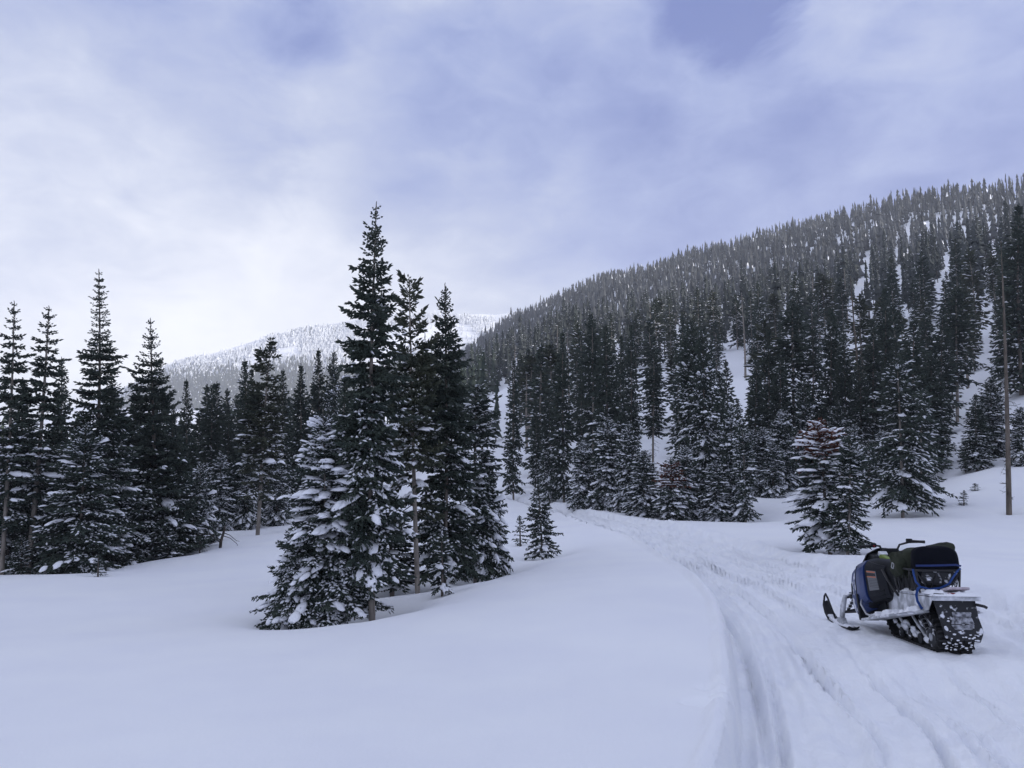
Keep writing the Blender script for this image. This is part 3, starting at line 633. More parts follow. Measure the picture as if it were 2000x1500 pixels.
T(1863, 876, 1863, 864, 6, None, 'sapling', 'tiny dark sapling tip on the snow of the right-hand bank', name='sapling', well=(.3, .06))
GB = 'firs at the foot of the right-hand forest'
for (bx, by, tx, ty, hw, Y, k) in (
    (1476, 945, 1478, 700, 34, 45, 'midfir'), (1500, 945, 1500, 640, 34, 48, 'midspire'), (1525, 940, 1525, 690, 36, 46, 'midfir'), (1590, 938, 1588, 640, 38, 47, 'midspire'),
    (1620, 938, 1622, 600, 36, 50, 'midspire'), (1650, 940, 1648, 650, 40, 47, 'midfir'), (1680, 945, 1678, 700, 36, 45, 'midfir'), (1705, 945, 1705, 620, 38, 47, 'midspire'),
    (1730, 950, 1728, 560, 38, 49, 'midspire'), (1750, 955, 1750, 660, 40, 44, 'midfir'), (1820, 935, 1826, 720, 38, 45, 'midfir'), (1572, 940, 1570, 740, 34, 44, 'midwide'),
    (1440, 965, 1440, 780, 34, 43, 'midfir'), (1635, 948, 1635, 780, 34, 43, 'midwide')):
    T(bx, by, tx, ty, hw, Y, k, 'dark snow-flecked fir in the dense front row of the right-hand forest', name='dark_fir', well=(.7, .12), group=GB)
GB2 = 'snowy young firs in front of the right-hand forest'
for (bx, by, tx, ty, hw, Y) in ((1490, 948, 1490, 835, 34, 42), (1528, 944, 1526, 800, 34, 43), (1508, 952, 1508, 860, 28, 41), (1600, 940, 1600, 850, 30, 43), (1665, 955, 1668, 830, 34, 41), (1722, 965, 1722, 840, 34, 40), (1745, 966, 1745, 860, 30, 39), (1470, 955, 1468, 840, 30, 42)):
    T(bx, by, tx, ty, hw, Y, 'midsnow', 'snowy young fir in the fringe before the right-hand forest', name='snowy_fir', well=(.7, .12), group=GB2)

GV = 'dark firs of the back row left of the clump'
rngv = random.Random(23)
for q in range(30):
    bx = 250 + 440*(q+rngv.uniform(0, .9))/30; Yv = rngv.uniform(43, 62)
    T(bx, 1000, bx+rngv.uniform(-6, 6), rngv.uniform(745, 830), rngv.uniform(24, 34), Yv, rngv.choice(('midspire', 'midfir', 'slope0', 'slope2')), 'dark fir in the dense back row left of the clump', name='dark_fir', well=(.7, 0), group=GV)
# ------------------------------------------------------------------ forest on the mountainside
def proj(x, y, z):
    z = z-CAMZ; c, s = math.cos(PITCH), math.sin(PITCH)
    f = y*c + z*s; up = -y*s + z*c
    return 1000+F*x/f, 750-F*up/f
rs = np.random.default_rng(77)
n = 34000
az = R_(1) + rs.random(n)*R_(45); az = az - R_(8); r = np.sqrt(rs.random(n)*(640**2-50**2)+50**2)
x = r*np.sin(az); y = r*np.cos(az); z = Hbase(x, y); px, py = proj(x, y, z)
gap = np.zeros(n, bool)
def seg(px, py, a, b, w0, w1):
    a, b = np.array(a, float), np.array(b, float); d = b-a; t = np.clip(((px-a[0])*d[0]+(py-a[1])*d[1])/(d@d), 0, 1)
    return np.hypot(px-a[0]-d[0]*t, py-a[1]-d[1]*t) < w0+(w1-w0)*t
for a, b, w0, w1 in (((1446, 620), (1416, 735), 7, 10), ((1416, 735), (1432, 790), 9, 7), ((1885, 455), (1850, 560), 11, 17), ((1850, 560), (1815, 680), 18, 13), ((1698, 505), (1686, 590), 12, 18), ((1675, 640), (1668, 740), 8, 10), ((1775, 620), (1760, 720), 8, 10), ((1150, 690), (1140, 770), 5, 8),
                     ((1654, 492), (1648, 530), 6, 7), ((2040, 760), (1930, 800), 40, 40), ((1930, 800), (1840, 900), 34, 30), ((1010, 700), (1000, 760), 5, 8), ((1330, 640), (1322, 760), 6, 8), ((1560, 560), (1548, 640), 6, 8),
                     ((1078, 760), (1060, 820), 8, 10), ((1220, 640), (1205, 720), 5, 6), ((1960, 480), (1925, 600), 10, 16), ((1760, 540), (1745, 620), 8, 10), ((1240, 760), (1250, 860), 7, 10), ((1600, 470), (1580, 540), 6, 6)):
    gap |= seg(px, py, a, b, w0, w1)
dens = np.clip(np.where(r < 250, .64, .70) + 1.5*fbm(x, y, 24, 3, 91), .12, 1)
ok = (~gap) & (rs.random(n) < dens) & (px > 860) & (px < 2120) & (r > 56) & (z > -.4)
ok &= ~((px < 1000) & (r < 150))
ok &= y < np.interp(px, [a for a, b, c in RIDGE], [c for a, b, c in RIDGE])+22
# keep a little elbow room
order = np.argsort(r); cell = {}; keep = []
for i in order:
    if not ok[i]: continue
    sp = 3.1 if r[i] < 115 else (2.5 if r[i] < 230 else 2.5)
    k = (int(x[i]//4), int(y[i]//4)); good = True
    for dx in (-1, 0, 1):
        for dy in (-1, 0, 1):
            for j in cell.get((k[0]+dx, k[1]+dy), ()):
                if (x[i]-x[j])**2+(y[i]-y[j])**2 < sp*sp: good = False
    if good: cell.setdefault(k, []).append(i); keep.append(i)
keep = np.array(keep)
N_IND = 152
ind, rest = keep[:N_IND], keep[N_IND:]
GS = 'conifers on the forested mountainside'
for q, i in enumerate(ind):
    if rngp.random() < .05:
        place('greysnag', (x[i], y[i], z[i]-.3), H=rngp.uniform(7, 11), R=.8, name='dead_trunk', label='thin grey dead trunk among the conifers of the right mountainside', group='dead trunks on the mountainside'); continue
    h = rngp.uniform(6.0, 11.0)*(.72 if rngp.random() < .18 else 1)
    place('slope%d' % rngp.randrange(5), (x[i], y[i], z[i]-.3), H=h, R=h*rngp.uniform(.085, .115)*.95, name='mountainside_conifer', label='slim dark conifer in the dense forest of the right mountainside', group=GS)

def cheap(seed, nsp, H=10., R=.9, bare=.1, p=.6, snow=.25, fat=.2, stem=True):
    rg = np.random.default_rng(seed); t = np.sort(rg.random(nsp)); a = rg.uniform(0, 6.28)+np.arange(nsp)*2.4
    Lb = R*((1-t)**p*rg.uniform(.6, 1.25, nsp)+.10); O = np.c_[np.zeros(nsp), np.zeros(nsp), H*(bare+(1-bare)*t)]
    D = np.c_[np.cos(a), np.sin(a), -.28+.8*t**2]; Vn, Fn = spindles(O, D, Lb, np.maximum(Lb*fat, .07), rg)
    mi = np.zeros(len(Fn), int)
    s = rg.random(nsp) < snow; o = O[s]+[0, 0, .10]; Vs, Fs = spindles(o+D[s]*(Lb[s]*.2)[:, None], D[s], Lb[s]*.75, np.maximum(Lb[s]*fat*.9, .06), rg, flat=.6)
    Vt, Ft = tubes([[0, 0, -.8], [0, 0, H*.5], [0, 0, H]], [.13, .085, .02], 3)
    if not stem: return np.vstack([Vn, Vs]), np.vstack([Fn, Fs+len(Vn)]), np.r_[mi, np.ones(len(Fs), int)]
    V = np.vstack([Vn, Vs, Vt]); Fc = np.vstack([Fn, Fs+len(Vn), Ft+len(Vn)+len(Vs)])
    return V, Fc, np.r_[mi, np.ones(len(Fs), int), np.full(len(Ft), 2)]
def tiers(seed, k, ns, H=10., R=.9, bare=.08, p=.7, snow=.12, nsp=0, stem=True, flecks=.5):
    rg = np.random.default_rng(seed); V, Fc, mi = [], [], []; off = 0
    for q in range(k):
        t = q/k; z0 = H*(bare+(1-bare)*t); dz = H*(1-bare)/k; r_ = R*((1-t)**p*rg.uniform(.85, 1.2)+.05); a = np.arange(ns)*2*math.pi/ns+rg.uniform(0, 6)
        rr_ = r_*rg.uniform(.45, 1.3, ns); V.append(np.c_[np.cos(a)*rr_, np.sin(a)*rr_, z0+rg.uniform(-.25, .3, ns)*dz - .10*rr_]); V.append([[rg.normal(0, .03), rg.normal(0, .03), z0+dz*1.75 if q < k-1 else H]])
        Fc.append([(off+i, off+(i+1) % ns, off+ns) for i in range(ns)]); mi.append((rg.random(ns) < snow).astype(int)); off += ns+1
    V = np.vstack(V); Fc = np.vstack(Fc); mi = np.concatenate(mi)
    if nsp:
        Vs, Fs, ms = cheap(seed+7, nsp, H, R*1.15, bare, p, flecks, .20, stem=False); V, Fc, mi = np.vstack([V, Vs]), np.vstack([Fc, Fs+off]), np.r_[mi, ms]; off = len(V)
    if stem:
        Vt, Ft = tubes([[0, 0, -.8], [0, 0, H*.5], [0, 0, H*.9]], [.11, .08, .02], 3); V, Fc, mi = np.vstack([V, Vt]), np.vstack([Fc, Ft+off]), np.r_[mi, np.full(len(Ft), 2)]
    return V, Fc, mi
def scatter(name, X, Y_, Z_, protos, hmin, hmax, mats, seed, wid=(.85, 1.2)):
    rg = np.random.default_rng(seed); Vs, Fs, ms, off = [], [], [], 0
    for j in range(len(X)):
        V, Fc, mi = protos[rg.integers(len(protos))]; h = rg.uniform(hmin, hmax)/10*(rg.uniform(.4, .7) if rg.random() < .25 else 1)*(1.25 if rg.random() < .06 else 1); a = rg.uniform(0, 6.28); s = h*rg.uniform(*wid)
        c, sn_ = math.cos(a)*s, math.sin(a)*s; q = np.empty_like(V)
        q[:, 0] = V[:, 0]*c - V[:, 1]*sn_ + X[j] + V[:, 2]*rg.normal(0, .012); q[:, 1] = V[:, 0]*sn_ + V[:, 1]*c + Y_[j]; q[:, 2] = V[:, 2]*h + Z_[j] - .3
        Vs.append(q); Fs.append(Fc+off); ms.append(mi); off += len(V)
    return link(name, np_mesh(name, np.vstack(Vs), np.vstack(Fs), mats, np.concatenate(ms)))
near = [i for i in rest if r[i] < 230]; fa = [i for i in rest if r[i] >= 230]
pA = [tiers(200+i, 9, 7, R=q, bare=b_, p=pp, snow=.0, nsp=30) for i, (q, b_, pp) in enumerate(((1.0, .05, .6), (.85, .22, .5), (1.1, .03, .7), (.8, .32, .45), (.9, .12, .9), (.42, .35, .4), (.7, .1, .8)))]
pB = [tiers(220+i, 6, 6, R=q, bare=b_, p=pp, snow=.025) for i, (q, b_, pp) in enumerate(((1.1, .04, .7), (1.0, .14, .6), (.9, .2, .5), (1.2, .03, .8), (.40, .3, .4), (.75, .05, .9)))]
o = scatter('upper_forest', x[near], y[near], z[near], pA, 6.5, 12, [M['midhazeneedle'], M['load'], M['twig']], 1, (.8, 1.15))
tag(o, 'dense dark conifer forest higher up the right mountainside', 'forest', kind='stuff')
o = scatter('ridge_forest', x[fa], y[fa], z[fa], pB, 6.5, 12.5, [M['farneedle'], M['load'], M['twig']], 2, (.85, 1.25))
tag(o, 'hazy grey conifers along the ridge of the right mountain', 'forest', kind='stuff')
# valley floor behind the left stand
nv = 1000; azv = rs.uniform(R_(-42), R_(-1), nv); rv = np.sqrt(rs.uniform(72**2, 290**2, nv)); xv, yv = rv*np.sin(azv), rv*np.cos(azv)
o = scatter('valley_forest', xv, yv, Hbase(xv, yv), pA, 7.5, 11, [M['needle'], M['load'], M['twig']], 3, (.9, 1.3))
tag(o, 'dark conifers on the valley floor behind the left stand', 'forest', kind='stuff')

# ------------------------------------------------------------------ far sunlit hill
HP = [(-400, 900), (-100, 860), (100, 800), (240, 758), (330, 716), (430, 690), (520, 662), (600, 643), (740, 622), (850, 620), (1000, 612), (1100, 606), (1300, 606), (1500, 640)]
hp = []
for px_, py_ in HP:
    e = P(px_, py_, 1550); b = P(px_, 925, 760)
    for t in (0, .25, .5, .75, 1): hp.append(tuple(b+(e-b)*t+np.array([0, 0, -26*math.sin(math.pi*t)]))+(0,))
    q = e*1.0; q[0] *= 1.5; q[1] *= 1.5; q[2] = e[2]-60; hp.append(tuple(q)+(0,))
G2 = TPS(hp, 8.0)
def H2(x, y):
    az = np.arctan2(x, y); r = np.hypot(x, y); return G2.ev(az, r) + CAMZ + fbm(x, y, 160, 3, 3)*22*sstep(700, 1000, r)*sstep(2000, 1500, r)
nf = 75000; azf = rs.uniform(R_(-32), R_(9), nf); rf = np.sqrt(rs.uniform(980**2, 1720**2, nf)); xf, yf = rf*np.sin(azf), rf*np.cos(azf); zf = H2(xf, yf); pxf, pyf = proj(xf, yf, zf)
edge = np.interp(pxf, [a for a, b in HP], [b for a, b in HP])
dep = (pyf-edge)                                    # pixels below the skyline
op = fbm(xf, yf, 110, 3, 17)
qd = dep - np.clip((pxf-330)*.20, 0, 70)
dn = np.clip(sstep(-8, 45, qd)*1.0 + .26 + 1.9*op, .04, 1); okf = (rs.random(nf) < dn*.95) & (pxf > 200) & (pxf < 1070) & (pyf < 800) & (yf < 1556)
fr = okf & (rs.random(nf) < np.clip(.98 - qd/40, 0, .97)); dk = okf & ~fr
pC = [tiers(240+i, 4, 5, R=q, bare=.0, p=.6, snow=.05, stem=False) for i, q in enumerate((1.3, 1.7, 2.1))]
o = scatter('frosted_forest', xf[fr], yf[fr], zf[fr], pC, 7, 12, [M['frost'], M['load'], M['frost']], 5, (.9, 1.3)); tag(o, 'frosted white conifers scattered over the sunlit far hill', 'forest', kind='stuff')
o = scatter('hillside_forest', xf[dk], yf[dk], zf[dk], pC, 8, 13, [M['needle2'], M['load'], M['bark2']], 6, (.9, 1.3)); tag(o, 'grey conifers on the lower flank of the far hill', 'forest', kind='stuff')

# ------------------------------------------------------------------ ground sheets
def polar(az, r):
    A, Rr = np.meshgrid(az, r); return (Rr*np.sin(A)).ravel(), (Rr*np.cos(A)).ravel()
def grid_faces(nr, na, wrap):
    i = np.arange(nr-1)[:, None]; j = np.arange(na if wrap else na-1)[None]; j2 = (j+1) % na
    return np.stack([i*na+j, i*na+j2, (i+1)*na+j2, (i+1)*na+j], -1).reshape(-1, 4)[:, ::-1]
def vert_normals(V, F_):
    a, b, c, d = (V[F_[:, k]] for k in range(4)); nrm = np.cross(c-a, d-b); o = np.zeros_like(V)
    for k in range(4):
        for q in range(3): o[:, q] += np.bincount(F_[:, k], nrm[:, q], len(V))
    return norm(o)
azf_ = np.radians(np.r_[np.arange(-178, -40, 3.0), np.arange(-38.5, -2, .22), np.arange(-2, 38.5, .115), np.arange(40, 180, 3.0)])
rr = [.8]
while rr[-1] < 60:
    q = rr[-1]; rr.append(q + min(max(.028, 1.25*q*q/1380), .24) if q > 4.6 else q+.2)
rr[-1] = 60.0; rr = np.array(rr)
X, Y2 = polar(azf_, rr); Zg, tm = Hfull(X, Y2)
V = np.c_[X, Y2, Zg]; Fq = grid_faces(len(rr), len(azf_), True); NV = vert_normals(V, Fq)
tf = tm[Fq].sum(1) >= 2
def sub(name, sel, m, lab):
    f = Fq[sel]; u, inv = np.unique(f, return_inverse=True)
    me = np_mesh(name, V[u], inv.reshape(f.shape), [m], smooth=True)
    if len(me.vertices) == len(u): me.normals_split_custom_set_from_vertices(NV[u])
    o = link(name, me); tag(o, lab, None, kind='structure'); return o
sub('snow_field', ~tf, M['snow'], 'smooth untracked snow rolling away to the trees')
sub('trail', tf, M['trail'], 'packed snowmobile trail curving away to the left')
# centre patch under the camera
u = np.where(np.arange(len(V)) < len(azf_))[0]
# mountain side and valley beyond 60 m
azm = np.radians(np.r_[np.arange(-178, -44, 3.0), np.arange(-42, 44, .35), np.arange(45, 180, 3.0)]); rm = np.geomspace(60.0, 1000, 90)
# the shared rim: same height function, stretched 0.4 m under the snow field
X, Y2 = polar(azm, np.r_[59.3, rm[1:]]); Zm = Hbase(X, Y2); Zm[:len(azm)] -= .12
o = link('mountainside', np_mesh('mountainside', np.c_[X, Y2, Zm], grid_faces(len(rm), len(azm), True), [M['hill']], smooth=True)); tag(o, 'steep forested snow slope rising to the right', kind='structure')
azh = np.radians(np.arange(-48, 24, .4)); rh = np.geomspace(720, 1740, 100); X, Y2 = polar(azh, rh)
o = link('far_hill', np_mesh('far_hill', np.c_[X, Y2, H2(X, Y2)], grid_faces(len(rh), len(azh), False), [M['hill']], smooth=True)); tag(o, 'sunlit snowy hill closing the valley', kind='structure')
ring = np.radians(np.arange(0, 360, 6)); ro = np.array([.01, 900, 3000, 6000]); X, Y2 = polar(ring, ro)
o = link('ground', np_mesh('ground', np.c_[X, Y2, np.repeat([-30., -30, -40, -60], len(ring))], grid_faces(4, len(ring), True), [M['hill']], smooth=True)); tag(o, 'snow-covered land running out to the horizon', kind='structure')
print('TREES', len(bpy.data.objects), 'slope', len(keep), len(near), len(fa), fr.sum(), dk.sum())
#SLED
# ------------------------------------------------------------------ snowmobile (local: x right, y forward, z up, origin under the tail)
MM = dict(
    black=mat('black plastic', (.005, .006, .008), .5, spec=.18, var=(.012, .013, .016), scale=5, bump=.1, bscale=60),
    rubber=mat('track rubber', (.012, .012, .013), .75, bump=.3, bscale=40),
    grey=mat('dark grey plastic', (.012, .013, .017), .55, spec=.18, bump=.15, bscale=60),
    blue=mat('blue plastic', (.010, .030, .13), .32, var=(.008, .024, .10), scale=3, coat=.3),
    alu=mat('aluminium', (.55, .56, .58), .38, metal=.85, var=(.40, .41, .43), scale=6),
    steel=mat('painted steel', (.018, .018, .020), .4),
    silver=mat('brushed tube', (.45, .46, .48), .4, metal=.8),
    seat=mat('seat vinyl', (.012, .012, .013), .6, bump=.2, bscale=30),
    lime=mat('lime vinyl', (.20, .27, .035), .55, var=(.14, .20, .03), scale=9),
    olive=mat('olive canvas', (.020, .024, .015), .85, spec=.15, var=(.040, .045, .030), scale=6, bump=.5, bscale=12),
    navy=mat('black nylon', (.003, .004, .008), .8, spec=.1, bump=.3, bscale=40),
    strap=mat('blue webbing', (.006, .045, .20), .6, bump=.2, bscale=80),
    greysnow=mat('snow-rimed grey plastic', (.07, .072, .08), .6, var=(.45, .46, .50), scale=22, lo=.40, hi=.66, detail=6, spec=.2),
    strapshade=mat('shaded blue webbing', (.008, .025, .13), .6),  # the blue webbing again, darkened to paint in the shade it hangs in
    decal=mat('grey decal', (.15, .155, .165), .5),
    decalblk=mat('decal black', (.02, .02, .022), .5),
    orange=mat('orange print', (.55, .14, .045), .5),
    pink=mat('pink plastic', (.34, .12, .17), .55),
    mauve=mat('frosted lid', (.42, .36, .40), .6, var=(.62, .58, .62), scale=10),
    red=mat('red lens', (.22, .012, .015), .25),
    cake=mat('caked snow', (.84, .85, .89), .7, bump=.6, bscale=40),
    spray=mat('snow-dusted black', (.014, .015, .018), .6, var=(.72, .73, .78), scale=13, lo=.58, hi=.66, detail=6),
    sprayblue=mat('snow-dusted blue', (.010, .028, .12), .4, var=(.72, .73, .78), scale=9, lo=.50, hi=.58, detail=6),
    sprayalu=mat('snow-dusted aluminium', (.36, .37, .39), .45, metal=.3, var=(.80, .81, .85), scale=7, lo=.40, hi=.60, detail=6),
    glass=mat('smoked screen', (.02, .022, .026), .12, coat=.4),
)
class MB:
    def __init__(s): s.v = []; s.f = []
    def add(s, v, f):
        o = len(s.v); s.v += [tuple(map(float, p)) for p in v]; s.f += [tuple(int(i)+o for i in q) for q in f]; return s
    def box(s, c, d, rot=None):
        c = Vector(c); q = [Vector((x_*d[0]/2, y_*d[1]/2, z_*d[2]/2)) for x_ in (-1, 1) for y_ in (-1, 1) for z_ in (-1, 1)]
        if rot is not None: q = [rot @ p for p in q]
        return s.add([c+p for p in q], [(0, 1, 3, 2), (4, 6, 7, 5), (0, 4, 5, 1), (2, 3, 7, 6), (0, 2, 6, 4), (1, 5, 7, 3)])
    def tube(s, path, r, ns=8):
        path = [Vector(p) for p in path]; n = len(path); rad = r if isinstance(r, (list, tuple)) else [r]*n
        vs = []; u = None
        for i in range(n):
            t = (path[min(i+1, n-1)]-path[max(i-1, 0)]).normalized()
            if u is None: u = t.orthogonal().normalized()
            else: u = (u - t*u.dot(t)).normalized()
            w_ = t.cross(u)
            for k in range(ns):
                a = 2*math.pi*k/ns; vs.append(path[i]+(u*math.cos(a)+w_*math.sin(a))*rad[i])
        f = [(i*ns+k, i*ns+(k+1) % ns, (i+1)*ns+(k+1) % ns, (i+1)*ns+k) for i in range(n-1) for k in range(ns)]
        f += [tuple(range(ns))[::-1], tuple((n-1)*ns+k for k in range(ns))]
        return s.add(vs, f)
    def prism(s, poly, x0, x1, axis='x'):
        """polygon in (y,z) swept along x, or (x,z) along y, or (x,y) along z"""
        n = len(poly); mk = {'x': lambda p, q: (q, p[0], p[1]), 'y': lambda p, q: (p[0], q, p[1]), 'z': lambda p, q: (p[0], p[1], q)}[axis]
        v = [mk(p, x0) for p in poly]+[mk(p, x1) for p in poly]
        return s.add(v, [tuple(range(n))[::-1], tuple(range(n, 2*n))]+[(i, (i+1) % n, n+(i+1) % n, n+i) for i in range(n)])
    def loft(s, rings):
        n = len(rings[0]); v = [p for r in rings for p in r]
        f = [(i*n+k, i*n+(k+1) % n, (i+1)*n+(k+1) % n, (i+1)*n+k) for i in range(len(rings)-1) for k in range(n)]
        return s.add(v, f+[tuple(range(n))[::-1], tuple((len(rings)-1)*n+k for k in range(n))])
    def wheel(s, c, r, w_, ns=20, axis='x'):
        p = [(c[1]+r*math.cos(2*math.pi*k/ns), c[2]+r*math.sin(2*math.pi*k/ns)) for k in range(ns)]
        return s.prism(p, c[0]-w_/2, c[0]+w_/2)
    def build(s, name, m, parent, bevel=0, smooth=False, subd=0):
        import bmesh
        me = bpy.data.meshes.new(name); me.from_pydata(s.v, [], s.f); me.materials.append(m)
        bm = bmesh.new(); bm.from_mesh(me); bmesh.ops.recalc_face_normals(bm, faces=bm.faces); bm.to_mesh(me); bm.free()
        o = link(name, me, parent)
        if bevel:
            b = o.modifiers.new('bevel', 'BEVEL'); b.width = bevel; b.segments = 2; b.limit_method = 'ANGLE'
        if subd:
            b = o.modifiers.new('subdivision', 'SUBSURF'); b.levels = subd; b.render_levels = subd
        if smooth: me.polygons.foreach_set('use_smooth', [True]*len(me.polygons))
        return o
def part(parent, name, m, bevel=.004, smooth=False, subd=0, lab=None, kind=None):
    b = MB()
    def done():
        o = b.build(name, m, parent, bevel, smooth, subd); return tag(o, lab, None, None, kind)
    b.done = done; return b
def sup(x_, e): return math.copysign(abs(x_)**e, x_)
rg_s = np.random.default_rng(9)
def crust(name, parent, cx, cy_, lx, ly, zf, th, res=.02, seed=1, thr=-.12):
    """a lumpy sheet of caked snow lying on a surface zf(x,y)"""
    nx, ny = max(3, int(lx/res)), max(3, int(ly/res)); gx, gy = np.meshgrid(np.linspace(cx-lx/2, cx+lx/2, nx), np.linspace(cy_-ly/2, cy_+ly/2, ny))
    h = fbm(gx, gy, .09, 3, seed); ex = np.minimum(np.minimum(gx-(cx-lx/2), cx+lx/2-gx)/(lx*.12), np.minimum(gy-(cy_-ly/2), cy_+ly/2-gy)/.05)
    t = th*np.clip((h-thr)*2.2, 0, 1.4)*np.clip(ex, 0, 1) - .006
    z0 = np.vectorize(zf)(gx, gy); top = np.c_[gx.ravel(), gy.ravel(), (z0+t).ravel()]; bot = np.c_[gx.ravel(), gy.ravel(), (z0-.012).ravel()]
    f = grid_faces(ny, nx, False); b = MB(); b.add(top, f[:, ::-1]); b.add(bot, f); return b.build(name, MM['cake'], parent, smooth=True)

sled = bpy.data.objects.new('snowmobile', None); col.objects.link(sled)
sx0, sy0 = TAIL[0], TAIL[1]
sled.location = (sx0, sy0, PADZ0-.015); sled.rotation_euler = (math.atan2(PADZ1-PADZ0, 2.4), 0, SYAW)
tag(sled, 'blue and black snowmobile with loaded rear rack parked on the packed trail', 'snowmobile')

# track belt with lugs
def track_path():
    k = [(.20, .035), (1.12, .03), (1.30, .07), (1.58, .33), (1.60, .42), (1.52, .48), (1.35, .50), (.95, .49), (.42, .44), (.13, .36), (-.02, .24), (.02, .09)]
    p = [Vector((0, a, b)) for a, b in k]; o = []; n = len(p)
    for i in range(n):
        a, b, c, d = p[i-1], p[i], p[(i+1) % n], p[(i+2) % n]
        for t in np.linspace(0, 1, 8, endpoint=False):
            o.append(.5*((2*b)+(-a+c)*t+(2*a-5*b+4*c-d)*t*t+(-a+3*b-3*c+d)*t**3))
    return o
tp = track_path(); n = len(tp); b = part(sled, 'track', MM['rubber'], 0)
ctr = Vector((0, .8, .26)); outv = []
for i in range(n):
    tg = (tp[(i+1) % n]-tp[i-1]).normalized(); outv.append(Vector((0, tg.z, -tg.y)))
vs = []
for i in range(n):
    for x_, e_ in ((-.2, 0), (.2, 0), (.2, -.018), (-.2, -.018)): vs.append((x_, *(tp[i]+outv[i]*e_)[1:]))
b.add(vs, [(i*4+k, i*4+(k+1) % 4, ((i+1) % n)*4+(k+1) % 4, ((i+1) % n)*4+k) for i in range(n) for k in range(4)])
trk = b.done()
lug = None
cum = np.r_[0, np.cumsum([(tp[(i+1) % n]-tp[i]).length for i in range(n)])]
for q in np.arange(0, cum[-1], .075):
    i = min(int(np.searchsorted(cum, q, 'right')-1), n-1)
    c = tp[i]+(tp[(i+1) % n]-tp[i])*((q-cum[i])/max(cum[i+1]-cum[i], 1e-6)); ov = outv[i]; tg = Vector((0, -ov.z, ov.y))
    if lug is None:
        lb = MB()
        for xc in (-.135, 0, .135): lb.box((xc, 0, .022), (.115, .018, .05))
        lb.box((0, 0, .004), (.39, .03, .012))
        lug = lb.build('track_lug', MM['rubber'], trk).data; o = bpy.data.objects['track_lug']
    else: o = link('track_lug', lug, trk)
    o.location = c; o.rotation_euler = (math.atan2(-ov.y, ov.z), 0, 0)
# slide rails, wheels, suspension
for s_ in (-1, 1):
    part(sled, 'slide_rail', MM['sprayalu']).prism([(.18, .09), (1.10, .085), (1.30, .15), (1.27, .19), (1.05, .14), (.18, .15)], s_*.12-.012, s_*.12+.012).done()
    wb = part(sled, 'idler_wheel', MM['spray'], .004).wheel((s_*.16, .19, .165), .115, .03, 24).done()
    part(wb, 'wheel_hub', MM['silver'], .003).wheel((s_*.178, .19, .165), .045, .012, 14).done()
    for yy in (.50, .78, 1.04): part(sled, 'bogie_wheel', MM['spray'], .004).wheel((s_*.165, yy, .105), .06, .028, 18).done()
    part(sled, 'drive_wheel', MM['spray'], .004).wheel((s_*.165, 1.46, .39), .09, .028, 20).done()
    part(sled, 'suspension_arm', MM['sprayalu'], .004).tube([(s_*.15, .40, .15), (s_*.16, .62, .29), (s_*.16, .85, .44)], .017).done()
    part(sled, 'suspension_arm', MM['sprayalu'], .004).tube([(s_*.15, .92, .14), (s_*.16, 1.10, .28), (s_*.16, 1.26, .42)], .017).done()
sh = part(sled, 'rear_shock', MM['steel']).tube([(-.05, .50, .16), (-.05, .78, .42)], .022).done()
part(sh, 'spring', MM['silver'], 0, True).tube([(-.05+.035*math.cos(a), .52+.24*a/31-.0*a, .18+.22*a/31+.035*math.sin(a)) for a in np.linspace(0, 31, 90)], .006, 6).done()
b = part(sled, 'packed_snow', MM['cake'], 0, True, kind='stuff')        # snow packed into the skid
for q in range(26):
    c = (rg_s.choice([-1, 1])*rg_s.uniform(.14, .185), rg_s.uniform(.25, 1.35), 0); cz = rg_s.uniform(.07, .15) + max(0, c[1]-.9)*.28 + rg_s.uniform(0, .12)
    sz = rg_s.uniform(.025, .06); vv = ICO_V*(1+rg_s.uniform(-.25, .25, (len(ICO_V), 1)))*np.array([.5, 1.5, .8])*sz + np.array([c[0], c[1], cz]); b.add(vv, ICO_F)
b.done()
